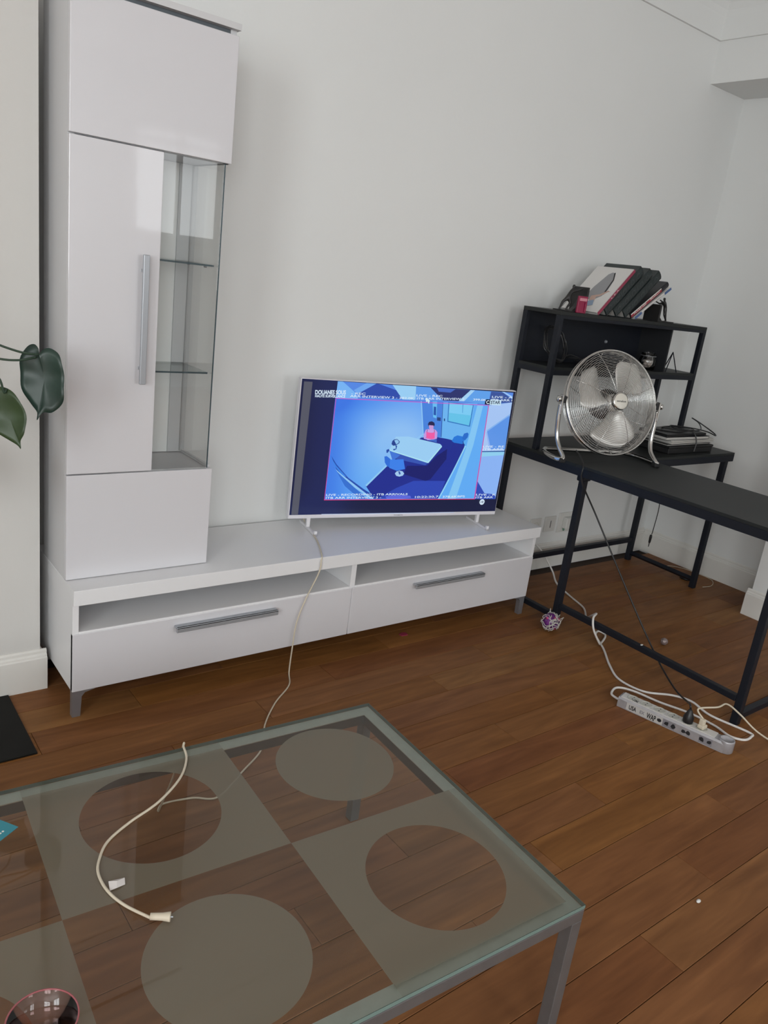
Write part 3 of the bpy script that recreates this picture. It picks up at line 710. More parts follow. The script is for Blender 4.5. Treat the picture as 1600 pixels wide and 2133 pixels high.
def dec_white(t, H, T_, dep):
    X = -T_
    # standing figure under a tall grey hood shape, printed on the cover (y across from the spine, z up)
    flatpoly([(.045, .100), (.040, .140), (.050, .200), (.072, .245), (.090, .250), (.105, .235), (.125, .150), (.130, .090), (.100, .070), (.070, .075)], GREYP, t, off=X - .0003)
    flatpoly([(.040, .110), (.047, .112), (.058, .205), (.080, .247), (.074, .250), (.052, .205)], INK, t, off=X - .0006)
    flatpoly([(.020, .130), (.030, .128), (.055, .096), (.095, .085), (.098, .094), (.060, .108), (.034, .136)], SKINC, t, off=X - .0009)
    flatpoly([(.060, .060), (.085, .055), (.098, .085), (.070, .095)], SKINC, t, off=X - .0012)
    flatpoly([(.052, .040), (.080, .030), (.095, .058), (.066, .072)], DENIM, t, off=X - .0015)
    obj('spine_band', box(-T_ - .0002, .0002, -.0052, -.0042, .0, H), PINK, t)
    bm = text_bm('L. 0. A.', .006, .06, .02); place(bm, Matrix.Translation((-.004, -.0056, .10)) @ Matrix.Rotation(R(-90), 4, 'Y') @ Matrix.Rotation(R(90), 4, 'X')); obj('spine_print', bm, WPLAST, t)
def dec_dark(t, H, T_, dep):
    bm = BM()
    for z in (.03, .085, .14, .20, .245):
        lathe(bm, [(.0105, -.0050), (.0125, -.0050), (.0125, -.0046), (.0105, -.0046)], 16, (-T_ / 2, 0, z), 'y', cap=False)
    for z in (.055, .06, .115, .165, .17, .225): bx(bm, -T_ * .75, -T_ * .25, -.0050, -.0044, z, z + .0016)
    obj('gilt_print', bm, TAN, t)
def dec_red(t, H, T_, dep):
    bm = BM(); bx(bm, -T_ * .98, -T_ * .30, -.0052, -.0042, .0, H * .80); obj('spine_band', bm, RED, t)
    obj('spine_line', box(-T_ * 1.0, -T_ * .80, -.0054, -.0044, 0.0, H * .8), WPLAST, t)
    for s, z, w_ in (('ROXOT', H * .50, .075), ('POOLE LESI', .02, .09)):
        bm = text_bm(s, .011, w_, .02); place(bm, Matrix.Translation((-.011, -.0058, z)) @ Matrix.Rotation(R(-90), 4, 'Y') @ Matrix.Rotation(R(90), 4, 'X')); obj('spine_print', bm, WPLAST, t)
def dec_blue(t, H, T_, dep):
    for a, b in ((.0, .05), (H - .05, H)): obj('spine_band', box(-T_ * 1.0, .0002, -.0052, -.0040, a, b), BLU, t)
    bm = text_bm('LA GUERRA DEL CORSO', .004, .11, .0); place(bm, Matrix.Translation((-.004, -.0056, .085)) @ Matrix.Rotation(R(-90), 4, 'Y') @ Matrix.Rotation(R(90), 4, 'X')); obj('spine_print', bm, GREYP, t)
book('art_book', 'white book with a grey hooded figure on its cover, leftmost of the leaning books', 2.245, R(44.5), .283, .014, .200, CW, PAGE, CW, decor=dec_white)
xt = 2.245
for i, (ang, lab) in enumerate(((45.3, 'dark green bound volume leaning directly behind the white book'), (46.1, 'dark green bound volume, middle one of the three alike'), (46.9, 'dark green bound volume, rightmost of the three, against the red and black book'))):
    xt += .0452 / math.cos(R(ang)) + .001
    book('bound_volume', lab, xt, R(ang), .284, .043, .192, CD, PAGE, CD, decor=dec_dark)
    xt += 0
xt += .034
book('thick_paperback', 'black book with a red spine band and white letters, leaning right', xt + .010, R(55), .285, .024, .16, CB, PAGE, CB, decor=dec_red)
book('thin_book', 'thin white and blue book, lowest and rightmost of the leaning books', xt + .036, R(56.5), .275, .011, .15, CW, PAGE, CW, decor=dec_blue)
BRONZE = mat('dark_bronze', (.016, .015, .015), .45)
def skin_fig(name, chains, parent):
    """a small cast figure as one continuous mesh: joints, edges and radii grown with a skin modifier, then applied"""
    vs, es, rs = [], [], []; idx = {}
    for ch in chains:
        prev = None
        for (p, r) in ch:
            k = tuple(round(c, 4) for c in p)
            if k not in idx: idx[k] = len(vs); vs.append(p); rs.append(r)
            if prev is not None and prev != idx[k]: es.append((prev, idx[k]))
            prev = idx[k]
    me = bpy.data.meshes.new(name); me.from_pydata(vs, es, []); o = bpy.data.objects.new(name, me); COL.objects.link(o)
    sk = o.modifiers.new('skin', 'SKIN'); 
    bpy.context.view_layer.update()
    for i, d in enumerate(me.skin_vertices[0].data): d.radius = (rs[i], rs[i])
    me.skin_vertices[0].data[0].use_root = True
    ss = o.modifiers.new('sub', 'SUBSURF'); ss.levels = 1; ss.render_levels = 1
    bpy.context.view_layer.update()
    dg = bpy.context.evaluated_depsgraph_get(); m2 = bpy.data.meshes.new_from_object(o.evaluated_get(dg))
    bpy.data.objects.remove(o); m2.materials.clear(); m2.materials.append(BRONZE)
    for pz in m2.polygons: pz.use_smooth = True
    o = bpy.data.objects.new(name, m2); COL.objects.link(o); o.parent = parent; return o
def bookend(x, y, s, h, label):
    """plate standing across the shelf with a man pushing against it; s=+1: the man stands to the right"""
    t = thing('bookend', label, 'bookend', (x, y, ZH), 0, 'bookends with a pushing man')
    obj('plate', box(-.006, .006, -.01, .075, 0, h, bev=.001), BRONZE, t)
    bm = BM(); bx(bm, min(0, s * .128), max(0, s * .128), -.008, .060, 0, .006, bev=.001); prism(bm, [(s * .004, .005), (s * .060, .005), (s * .036, .022), (s * .012, .055), (s * .004, .06)], 'y', .012, .034); obj('base', bm, BRONZE, t)
    P = lambda a, b, c: (s * a * 1.22, b, c)
    hip, ch, nk = P(.070, .024, .060), P(.056, .024, .088), P(.052, .024, .097)
    skin_fig('figure', [[(hip, .0085), (ch, .0095), (nk, .004), (P(.050, .024, .104), .0068), (P(.047, .024, .113), .006)],
        [(hip, .0085), (P(.060, .016, .036), .0065), (P(.074, .016, .016), .0045), (P(.078, .016, .006), .0040), (P(.066, .016, .005), .003)],
        [(hip, .0085), (P(.086, .032, .038), .0065), (P(.094, .032, .016), .0045), (P(.100, .032, .006), .0040), (P(.088, .032, .005), .003)],
        [(ch, .0095), (P(.038, .012, .088), .0045), (P(.022, .014, .094), .0035), (P(.009, .014, .099), .0035)],
        [(ch, .0095), (P(.038, .036, .082), .0045), (P(.022, .034, .086), .0035), (P(.009, .034, .090), .0035)]], t)
    return t
bookend(2.165, HY1 + .022, -1, .108, 'dark metal bookend with a pushing man, left of the leaning books')
bookend(2.700, HY1 + .012, 1, .078, 'dark metal bookend with a pushing man, right of the leaning books')
t = thing('red_lighter_box', 'small magenta plastic box standing in front of the left bookend', 'box', (2.100, HY1 + .001, ZH), R(-8))
obj('case', box(-.002, .050, 0, .010, 0, .070, bev=.0025), mat('magenta_plastic', (.25, .008, .05), .3), t)
obj('cap', box(.004, .044, -.0015, .0, .050, .062, bev=.0005), mat('pink_pale', (.60, .25, .30), .4), t)
obj('clip', box(.036, .046, -.0045, -.0002, .006, .046, bev=.0015), mat('magenta_dark', (.25, .01, .05), .3), t)
# ------------------------------------------------------------------ things on the hutch shelf
t = thing('glass_jar', 'small clip-top glass jar with pale contents on the right of the hutch shelf', 'jar', (2.79, HY1 + .075, HZ0 + .0005))
obj('jar_body', lathe(BM(), [(0, 0), (.034, 0), (.040, .006), (.041, .045), (.036, .060), (.033, .066), (.036, .070), (.036, .074), (.030, .074), (.030, .062), (.037, .045), (.036, .008), (0, .005)], 32, cap=False), JARG, t, smooth=True)
obj('lid', lathe(BM(), [(0, .082), (.030, .082), (.037, .079), (.037, .0755), (0, .0755)], 32, cap=False), JARG, t, smooth=True)
obj('wire_clip', tube(tube(BM(), [(.037 * math.cos(a * .3), .037 * math.sin(a * .3), .067) for a in range(21)], .0012, 6, closed=True), smoothpath([(.036, -.004, .067), (.046, 0, .060), (.044, 0, .078), (.036, 0, .081)]), .0012, 6), STEEL, t)
bm = BM(); random.seed(3)
for k in range(12):
    a = k * 2.4; rr = .020 if k % 3 else .006
    ball(bm, (rr * math.cos(a), rr * math.sin(a), .016 + .012 * (k // 4)), .0105, 10, 7, (1, 1, .7))
obj('contents', bm, mat('pale_sachets', (.62, .55, .50), .7), t)
t = thing('wire_easel', 'thin black wire stand beside the glass jar on the hutch shelf', 'stand', (2.90, HY1 + .016, HZ0))
obj('wire', tube(tube(BM(), [(-.045, -.01, .002), (0, 0, .098), (.050, -.01, .002)], .0028, 6), [(0, 0, .098), (.012, .045, .003)], .0025, 6), BLACKM, t)
bm = BM(); random.seed(5)
pts = []
for k in range(60):
    a = k / 60 * 2 * math.pi * 4; rr = .080 + .012 * math.sin(k * .7)
    pts.append((2.125 + rr * math.cos(a), -.205 + .038 * math.sin(a * 1.0 + .4), HZ0 + .088 + .070 * math.sin(a) + .008 * math.sin(k * 1.3)))
tube(bm, smoothpath(pts, 3), .0032, 6)
tag(obj('cable_coil', bm, BLACKP), 'black cable coil lying in the left compartment of the hutch', 'cable')
bm = BM()
pts = [(2.29 + .10 * math.cos(k * .8) + .01 * k, -.21 + .06 * math.sin(k * .8), HZ0 + .006 + .006 * (k % 3) + .025 * max(0, math.sin(k * .5))) for k in range(26)]
tube(bm, smoothpath(pts, 5), .0032, 6)
tag(obj('cable_tangle', bm, BLACKP), 'tangle of black cables on the hutch shelf behind the fan', 'cable')
# ------------------------------------------------------------------ stack at the right end of the return
st = [('flat_black_box', 'flat black box at the bottom of the stack on the desk', 'box', (2.79, 3.165, -.505, -.330), .0, .038, BLACKP, -.6),
      ('ring_binder', 'black folder in the stack, resting on the black box', 'folder', (2.77, 3.150, -.500, -.333), .039, .008, BLACKP, .7),
      ('paper_pad', 'thick grey-white pad of papers in the middle of the stack', 'papers', (2.80, 3.190, -.497, -.338), .048, .018, PAGE, 1.2),
      ('notebook', 'pale notebook with a dark cover on the stack of papers', 'notebook', (2.76, 3.120, -.500, -.336), .067, .016, GREYP, -1.0),
      ('laptop', 'thin closed black laptop on top of the stack', 'laptop', (2.75, 3.100, -.497, -.338), .084, .012, BLACKP, 1.0)]
for nm, lab, cat, (a, b, c, d), z, h, m, rz in st:
    cx_, cy_ = (a + b) / 2 - .062, (c + d) / 2
    t = thing(nm, lab, cat, (cx_, cy_, ZD + .001 + z), R(rz))
    w2, d2 = (b - a) / 2, (d - c) / 2
    if nm == 'paper_pad':
        for k in range(6): obj('sheet_bundle', box(-w2 + .004 * (k % 2), w2 - .005 * ((k + 1) % 2), -d2 + .003 * (k % 3), d2, .003 * k, .003 * k + .0026), PAGE, t)
    elif nm == 'laptop':
        obj('base', box(-w2, w2, -d2, d2, 0, .007, bev=.002), m, t); obj('screen_lid', box(-w2, w2, -d2, d2, .0075, .012, bev=.002), m, t)
    elif nm == 'notebook':
        obj('pages', box(-w2 + .003, w2 - .003, -d2 + .003, d2 - .002, .0015, .0125), PAGE, t)
        obj('cover', bx(bx(BM(), -w2, w2, -d2, d2, 0, .0014), -w2, w2, -d2, d2, .0127, .0155), CB, t)
    elif nm == 'ring_binder':
        obj('cover', bx(bx(BM(), -w2, w2, -d2, d2, 0, .0015), -w2, w2, -d2, d2, .0062, .008), m, t); obj('papers', box(-w2 + .01, w2 - .008, -d2 + .006, d2 - .004, .0016, .0061), PAGE, t)
    else:
        obj('tray', box(-w2, w2, -d2, d2, 0, .026, bev=.003), m, t); obj('lid', box(-w2 - .003, w2 + .003, -d2 - .003, d2 + .003, .0265, .038, bev=.003), m, t)
bm = BM(); zc = ZD + .1005
tube(bm, smoothpath([(2.738, -0.400, zc + 0.000), (2.808, -0.470, zc + 0.000), (2.928, -0.480, zc + 0.010), (3.008, -0.420, zc + 0.004), (2.928, -0.355, zc + 0.000), (2.808, -0.390, zc + 0.004), (2.878, -0.470, zc + 0.008), (2.988, -0.485, zc + 0.010), (3.073, -0.420, zc + 0.030), (3.103, -0.360, zc + 0.042), (3.143, -0.390, zc + 0.020), (3.160, -0.460, zc + -0.012), (3.128, -0.495, zc + -0.020), (3.068, -0.480, zc + -0.002), (3.008, -0.430, zc + 0.006), (2.908, -0.370, zc + 0.008), (2.858, -0.440, zc + 0.006), (2.918, -0.490, zc + 0.002), (2.933, -0.512, zc + -0.040), (2.928, -0.514, zc + -0.090)], 7), .003, 6)
tag(obj('black_cord', bm, BLACKP), 'thin black cord looped on top of the paper stack', 'cable')
# dangling cord under the return
t = thing('hanging_lead', 'thin black lead with a jack hanging under the desk return', 'cable', (3.10, -.30, ZD - .045))
obj('cord', tube(BM(), smoothpath([(0, 0, 0.0), (.004, 0, -.12), (-.018, .0, -.23), (-.004, 0, -.33), (-.010, 0, -.44), (-.014, 0, -.47)], 6), .0025, 6), BLACKP, t)
obj('jack', lathe(BM(), [(0, -.470), (.006, -.472), (.0075, -.485), (.0060, -.515), (.0025, -.520), (.0022, -.54), (0, -.541)], 12, (-.018, 0, 0)), BLACKP, t)

# ================================================================== FAN
FZ = Matrix.Rotation(R(-18.7), 4, 'Z')
F0 = Vector((2.180, -.520, ZD + .001))
t = thing('floor_fan', 'round chrome wire-grille fan standing on the corner of the black desk', 'fan', F0, R(-18.7))
hz = .250
HM = Matrix.Translation((0, 0, hz)) @ Matrix.Rotation(R(90 - 17), 4, 'X')      # local +Z of the head points out of the front
def H(name, bm, m, parent=t, smooth=True, **k): return obj(name, place(bm, HM), m, parent, smooth=smooth, **k)
RG = .220
def ring(bm, r, z, rad, seg=72, s2=6): tube(bm, [(r * math.cos(2 * math.pi * i / seg), r * math.sin(2 * math.pi * i / seg), z) for i in range(seg)], rad, s2, closed=True)
def fz(r): return .062 - .030 * (r / RG) ** 4 - .020 * (r / RG) ** 2
def bz(r): return -.085 + .060 * (r / RG) ** 4
bm = BM(); n = 25
for k in range(n): r = .046 + (RG - .008 - .046) * k / (n - 1); ring(bm, r, fz(r), .0010, 72, 5)
ring(bm, RG - .001, .010, .0016, 72, 5)
H('front_grille', bm, CHROME)
bm = BM()
for k in range(8):
    a = R(22 + 45 * k)
    tube(bm, [((r) * math.cos(a), r * math.sin(a), fz(r) - .003) for r in [.036 + (RG - .036) * q / 10 for q in range(11)]] + [((RG) * math.cos(a), RG * math.sin(a), .004)], .0014, 5)
H('grille_spokes', bm, CHROME)
bm = BM(); prof = [(RG - .001, .008), (RG + .004, .010), (RG + .006, .003), (RG + .004, -.006), (RG - .001, -.008), (RG - .003, 0), (RG - .001, .008)]
lathe(bm, prof, 96, cap=False)
H('outer_ring', bm, CHROME)
bm = BM(); n = 15
for k in range(n): r = .055 + (RG - .006 - .055) * k / (n - 1); ring(bm, r, bz(r), .0008, 64, 5)
for q in range(3): ring(bm, RG - .001, -.012 - .008 * q, .0014, 64, 5)
for k in range(12):
    a = R(30 * k + 8); tube(bm, [(r * math.cos(a), r * math.sin(a), bz(r) - .002) for r in [.05 + (RG - .05) * q / 8 for q in range(9)]], .0014, 5)
H('rear_grille', bm, CHROME)
hub = H('hub_badge', lathe(BM(), [(0, .071), (.030, .071), (.0335, .0695), (.0335, .062), (0, .060)], 48, cap=False), BADGE)
H('badge_rim', lathe(BM(), [(.0335, .0705), (.0375, .069), (.0385, .060), (.033, .058)], 48, cap=False), CHROME, hub)
bm = text_bm('senelux', .0085, .047, .012); place(bm, Matrix.Translation((-.0235, -.0042, .0714))); H('lettering', bm, INK, hub, smooth=False)
def blade(a0):
    bm = BM(); nr, na = 10, 12; th0 = {}
    rows_ = []
    for i in range(nr + 1):
        f = i / nr; r = .030 + (.190 - .030) * f
        half = R(20 + 18 * math.sin(min(1, f * 1.15) * math.pi * .62)) * (1 if f < .82 else math.sqrt(max(.02, 1 - ((f - .82) / .19) ** 2)))
        mid = R(-16 * f)
        row = []
        for j in range(na + 1):
            q = j / na * 2 - 1; a = a0 + mid + half * q
            row.append(bm.verts.new((r * math.cos(a), r * math.sin(a), .012 + .026 * q * (1 - .25 * f) + .006 * (1 - q * q))))
        rows_.append(row)
    for i in range(nr):
        for j in range(na): bm.faces.new((rows_[i][j], rows_[i][j + 1], rows_[i + 1][j + 1], rows_[i + 1][j]))
    g_ = bmesh.ops.extrude_face_region(bm, geom=bm.faces[:])
    for v in [q for q in g_['geom'] if isinstance(q, bmesh.types.BMVert)]: v.co.z += .0014
    return bm
for a in (168, 66, -76): H('blade', blade(R(a)), BLADE)
H('blade_hub', lathe(BM(), [(0, .036), (.030, .034), (.036, .026), (.038, -.004), (0, -.006)], 32, cap=False), BLADE)
H('motor', lathe(BM(), [(0, -.012), (.050, -.014), (.062, -.024), (.062, -.075), (.050, -.105), (.020, -.112), (0, -.112)], 36, cap=False), BLACKP)
# tubular stand
tp = [(-.243, 0, hz - .02), (-.243, -.002, .17), (-.238, -.008, .10), (-.232, -.030, .055), (-.232, -.075, .022), (-.243, -.078, .012), (-.252, -.030, .010), (-.240, .060, .010), (-.205, .115, .010), (-.16, .125, .010)]
path = smoothpath(tp + [(-x, y, z) for x, y, z in reversed(tp)], 7)
obj('stand_tube', tube(BM(), path, .0095, 12), CHROME, t, smooth=True)
for s in (-1, 1):
    obj('pivot_bracket', box(s * .243 - .004, s * .243 + .004, -.012, .012, hz - .065, hz + .018, bev=.002), CHROME, t)
    bm = BM(); lathe(bm, [(.010, 0), (.013, .004), (.013, .012), (.008, .016), (0, .017)], 16, (0, 0, 0), 'x')
    place(bm, Matrix.Translation((s * .248, 0, hz)) @ (Matrix.Scale(-1, 4, (1, 0, 0)) if s < 0 else Matrix.Identity(4))); obj('knob', bm, CHROME, t, smooth=True)
    obj('pivot_block', box(min(s * .222, s * .240), max(s * .222, s * .240), -.010, .010, hz - .014, hz + .014, bev=.003), BLACKP, t)
    obj('rubber_foot', bx(BM(), s * .237 - .014, s * .237 + .014, -.092, -.060, -.001, .020, bev=.006, seg=3), RUBBER, t)
# ================================================================== POWER STRIP
A_, B_ = Vector((1.752, -1.140, 0)), Vector((1.846, -1.538, 0))
dv = (B_ - A_); Ls = dv.length; ang = math.atan2(dv.y, dv.x)
t = thing('power_strip', 'long silver and white power strip with black stickers on the wooden floor', 'power strip', A_, ang)
hs, ws = .040, .052
bm = BM(); prism(bm, [(-ws / 2, .001), (ws / 2, .001), (ws / 2, hs * .82), (ws / 2 - .004, hs), (-ws / 2 + .004, hs), (-ws / 2, hs * .82)], 'x', 0, Ls - ws / 2)
obj('body', bm, SILVER, t)
body_top = obj('socket_panel', box(.006, Ls - .062, -ws / 2 + .004, ws / 2 - .004, hs, hs + .003, bev=.001), mat('panel_white', (.62, .60, .57), .4), t)
SK = mat('socket_recess', (.50, .49, .44), .5)
npos = 7
sx = [.045 + .050 * k for k in range(6)]
for k, x in enumerate(sx):
    s = obj('socket', lathe(BM(), [(.0205, .0033), (.0205, .0048), (.018, .0048), (.0165, .0034), (0, .0034)], 24, (x, 0, hs), cap=False), SK, t, smooth=False)
    bm = BM()
    for yy in (-.0085, .0085): lathe(bm, [(.0024, .0036), (.0024, .0040)], 10, (x, yy, hs))
    obj('contact_hole', bm, INK, s)
bm = BM(); lathe(bm, [(ws / 2 - .002, .001), (ws / 2, .004), (ws / 2, hs + .002), (ws / 2 - .001, hs + .006), (ws / 2 - .005, hs + .006), (ws / 2 - .006, hs + .001), (0, hs)], 36, (Ls - ws / 2, 0, 0), cap=False)
obj('end_cap', bm, SILVER, t, smooth=True, label='rounded silver end with a round switch')
PAP = mat('sticker_paper', (.50, .48, .46), .6); PAP2 = mat('sticker_grey', (.22, .21, .23), .6)
side = ws / 2
st_ = obj('sticker', box(.035, .17, -side - .0004, -side + .0001, .004, hs * .80), PAP, t)
st_ = obj('sticker', box(.035, .17, -side - .0004, -side + .0001, .004, hs * .80), PAP, t) if False else st_
# the camera sees the side at local -y (strip runs towards the camera's right)
for x0, x1, m in ((.172, .215, PAP2), (.220, .285, SILVER), (.30, .345, PAP2)): obj('sticker', box(x0, x1, -side - .0005, -side + .0001, .005, hs * .78), m, t)
def side_text(s, x, h, w, z=.008, m=INK):
    bm = text_bm(s, h, w, .03); place(bm, Matrix.Translation((x, -side - .0007, z)) @ Matrix.Rotation(R(90), 4, 'X')); obj('sticker_print', bm, m, t)
side_text('USA', .045, .016, .028, .010); side_text('EX', .086, .012, .018, .012, PAP2); side_text('WAP', .112, .020, .034, .007)
random.seed(4)
for x in (.160, .185, .21, .245, .262, .31, .335):
    a0 = [(x + .009 * math.cos(q * .9) * random.uniform(.6, 1.2), .018 + .009 * math.sin(q * .9) * random.uniform(.6, 1.2)) for q in range(7)]
    obj('sticker_print', prism(BM(), a0, 'y', -side - .0009, -side - .0006), INK, t)
bm = text_bm('/X', .014, .022, .03); place(bm, Matrix.Translation((.050, -.022, hs + .0052))); obj('sticker_print', bm, INK, t)
# plugs
def on_strip(x, y, z): 
    v = Matrix.Rotation(ang, 4, 'Z') @ Vector((x, y, z)); return A_ + v
pb = on_strip(sx[4], 0, hs + .0052); pw_ = on_strip(sx[5], 0, hs + .0052)
t = thing('fan_power_lead', 'black lead running from the fan down to a black plug in the power strip', 'cable', pb)
obj('plug', lathe(BM(), [(.0165, 0), (.018, .006), (.018, .020), (.012, .034), (.007, .046), (.004, .05)], 24, smooth if False else (0, 0, 0)), BLACKP, t, smooth=True)
tip = pb + Vector((0, 0, .050))
pts = [(2.115, -.440, .775), (2.04, -.53, .768), (1.972, -.600, .753), (1.972, -.610, .690), (2.047, -.66, .551), (2.093, -.83, .308), (2.122, -.96, .135), (2.10, -1.08, .040), (2.02, -1.20, .022), (1.93, -1.30, .050), tip + Vector((.010, .012, .010)), tip]
o = obj('cord', tube(BM(), smoothpath(pts, 8), .0035, 8), BLACKP, t, smooth=True); shift(o, pb)
t = thing('cream_power_lead', 'cream lead with an angled plug in the last socket of the power strip', 'cable', pw_)
obj('plug', bx(bx(BM(), -.015, .015, -.012, .012, 0, .014, bev=.004), -.009, .009, -.007, .012, .012, .034, bev=.004), CREAM, t)
tip = pw_ + Vector((0, .004, .034))
pts = [tip, tip + Vector((.006, .028, .022)), (1.900, -1.425, .105), (1.965, -1.425, .10), (2.02, -1.455, .06), (2.05, -1.52, .015), (2.06, -1.62, .005), (2.10, -1.75, .004)]
o = obj('cord', tube(BM(), smoothpath(pts, 8), .0032, 8), CREAM, t, smooth=True); shift(o, pw_)
# supply lead of the strip
zf = .0045
pts = [(2.44, -.045, .166), (2.474, -.08, .125), (2.494, -.15, .045), (2.431, -.242, .020), (2.399, -.352, .006), (2.349, -.483, zf), (2.22, -.60, .03), (2.115, -.70, .10), (2.075, -.745, .135), (2.03, -.765, .130), (2.02, -.785, .09), (2.055, -.80, .03), (2.10, -.78, zf), (2.17, -.75, zf), (2.20, -.725, zf), (2.185, -.700, zf + .006), (2.13, -.73, .012), (2.07, -.82, zf), (1.97, -.928, zf), (1.905, -1.025, zf), (1.916, -1.129, zf), (2.002, -1.20, zf), (2.019, -1.272, zf + .008), (2.009, -1.359, zf), (2.037, -1.494, zf), (2.014, -1.515, zf), (1.969, -1.513, zf), (1.942, -1.473, zf), (1.955, -1.406, zf), (1.945, -1.310, zf), (1.905, -1.209, zf), (1.862, -1.120, zf + .01), (1.815, -1.078, zf + .014), (1.770, -1.088, zf + .006), (1.756, -1.118, .012), on_strip(-.001, 0, .016)]
tag(obj('extension_lead', tube(BM(), smoothpath(pts, 8), .0045, 8), WCABLE, smooth=True), 'white lead looping over the desk rail to the power strip', 'cable')
# television lead
zl = zs + .003
pts = [(.997, -.040, zl + .04), (.985, -.085, zl), (.958, -.174, zl), (.920, -.28, zl), (.862, -.400, zl), (.845, YS - .004, zs - .010), (.838, YS - .008, .372), (.800, YF - .012, .278), (.768, YF - .015, .191), (.757, YF - .020, .10), (.742, -.448, .010), (.700, -.520, .003), (.600, -.600, .003), (.507, -.699, .003), (.436, -.808, .003), (.333, -.881, .003), (.227, -.949, .003), (.164, -.921, .003), (.088, -.908, .003), (.050, -.97, .04), (.035, -1.07, .20), (.030, -1.132, .335), (.022, -1.150, tz + .0035), (.010, -1.194, tz + .003), (-.029, -1.250, tz + .003), (-.096, -1.301, tz + .003), (-.166, -1.332, tz + .003), (-.218, -1.363, tz + .003), (-.246, -1.401, tz + .003), (-.258, -1.434, tz + .003), (-.257, -1.479, tz + .003), (-.243, -1.523, tz + .003), (-.218, -1.571, tz + .006)]
t = thing('aerial_lead', 'thin cream lead from the television across the floor and onto the coffee table', 'cable', (-.218, -1.571, tz))
o = obj('cord', tube(BM(), smoothpath(pts, 7), .0026, 8), CREAM, t, smooth=True); shift(o, t.location)
e1 = Vector((.024, -.0145, 0)).normalized(); bm = lathe(BM(), [(0, 0), (.0055, 0), (.0058, .010), (.0062, .020), (.0078, .030), (.0078, .033), (.006, .033), (.006, .026), (0, .026)], 20, cap=False)
rot = Vector((0, 0, 1)).rotation_difference(e1).to_matrix().to_4x4(); place(bm, Matrix.Translation((0, 0, .0085)) @ rot)
c = obj('connector', bm, CREAM, t, smooth=True)
bm = lathe(BM(), [(.0012, .026), (.0012, .037)], 8); place(bm, Matrix.Translation((0, 0, .0085)) @ rot); obj('pin', bm, STEEL, c)
# ================================================================== SOCKETS ON THE WALL
def plate(x0, x1, z0, z1, label, kind):
    t = thing('wall_socket', label, 'socket', ((x0 + x1) / 2, 0, (z0 + z1) / 2))
    w2, h2_ = (x1 - x0) / 2, (z1 - z0) / 2
    obj('cover_plate', box(-w2, w2, -.009, -.0005, -h2_, h2_, bev=.002), WPLAST, t)
    if kind == 1:
        obj('inner_plate', box(-w2 * .72, w2 * .72, -.011, -.0088, -h2_ * .72, h2_ * .72, bev=.001), WPLAST, t); obj('slit', box(-.0022, .0022, -.0115, -.0105, -.020, .020), INK, t)
    elif kind == 0:
        obj('socket_recess', lathe(BM(), [(.020, -.0095), (.018, -.0095), (.018, -.0088), (0, -.0088)], 24, (0, 0, 0), 'y', cap=False), SK, t)
        obj('contact_hole', lathe(lathe(BM(), [(.0025, -.0094), (.0025, -.0086)], 8, (-.009, 0, 0), 'y'), [(.0025, -.0094), (.0025, -.0086)], 8, (.009, 0, 0), 'y'), INK, t)
    else:
        obj('adapter', box(-w2 * .55, w2 * .9, -.040, -.009, -h2_ * .55, h2_ * .6, bev=.004), WPLAST, t)
        obj('slot', bx(bx(BM(), -.01, .03, -.0415, -.0395, .010, .013), -.01, .03, -.0415, -.0395, -.012, -.009), GREYP, t)
        obj('green_tag', prism(BM(), [(-w2 * .5, -.018), (-w2 * .1, -.018), (-w2 * .25, -.048), (-w2 * .35, -.048)], 'y', -.014, -.010), mat('tag_green', (.16, .30, .22), .6), t)
    return t
plate(2.428, 2.508, .205, .285, 'white wall socket partly hidden by the right end of the TV bench', 0)
plate(2.540, 2.625, .203, .287, 'white wall plate with a dark vertical slit, middle of the three', 1)
plate(2.650, 2.790, .190, .300, 'large white wall plate with a plugged adapter behind the desk leg', 2)
# ================================================================== SMALL THINGS ON THE FLOOR
t = thing('string_ball', 'purple toy ball wound with white string beside the desk leg on the floor', 'ball', (1.982, -.590, 0)); t.scale = (1.32, 1.32, 1.32)
obj('core', ball(BM(), (0, 0, .034), .029, 20, 12), mat('purple_foil', (.10, .02, .13), .25, var=.9, vscale=60), t, smooth=True)
bm = BM(); random.seed(11)
for k in range(9):
    ax = Vector((random.uniform(-1, 1), random.uniform(-1, 1), random.uniform(-1, 1))).normalized(); u0 = ax.orthogonal().normalized(); v0 = ax.cross(u0)
    tube(bm, [Vector((0, 0, .034)) + (u0 * math.cos(q * math.pi / 14) + v0 * math.sin(q * math.pi / 14)) * (.0305 + .0022 * math.sin(q * 1.9 + k)) + ax * .006 * math.sin(q * .9 + k) for q in range(28)], .0012, 5, closed=True)
for k in range(5):
    a = k * 1.3; d = Vector((math.cos(a), math.sin(a) * .6, .35 + .5 * (k % 2))).normalized(); c = Vector((0, 0, .034))
    tube(bm, smoothpath([c + d * .030, c + d * .040 + Vector((.004, 0, .004)), c + d * .036 + Vector((.010, .004, -.004)), c + d * .029 + Vector((.010, 0, -.010))], 5), .0011, 5)
for v in bm.verts: v.co.z = max(v.co.z, .0008)
obj('string', bm, mat('string_white', (.55, .52, .48), .6), t)
STR = mat('string_white2', (.5, .45, .2), .6)
bm = BM(); random.seed(2)
for k in range(7):
    d = Vector((random.uniform(-1, 1), random.uniform(-1, .2), random.uniform(-.4, 1))).normalized(); ball(bm, Vector((0, 0, .034)) + d * .0270, .0055, 8, 6)
obj('coloured_patch', bm, mat('patch_pink', (.40, .03, .14), .4, var=.9, vscale=90), t)
o = obj('foil_ball', ball(BM(), (0, 0, .016), .016, 14, 10), mat('grey_foil', (.30, .24, .23), .35, metal=.4, bump=1, bscale=150)); o.location = (2.387, -.904, 0)
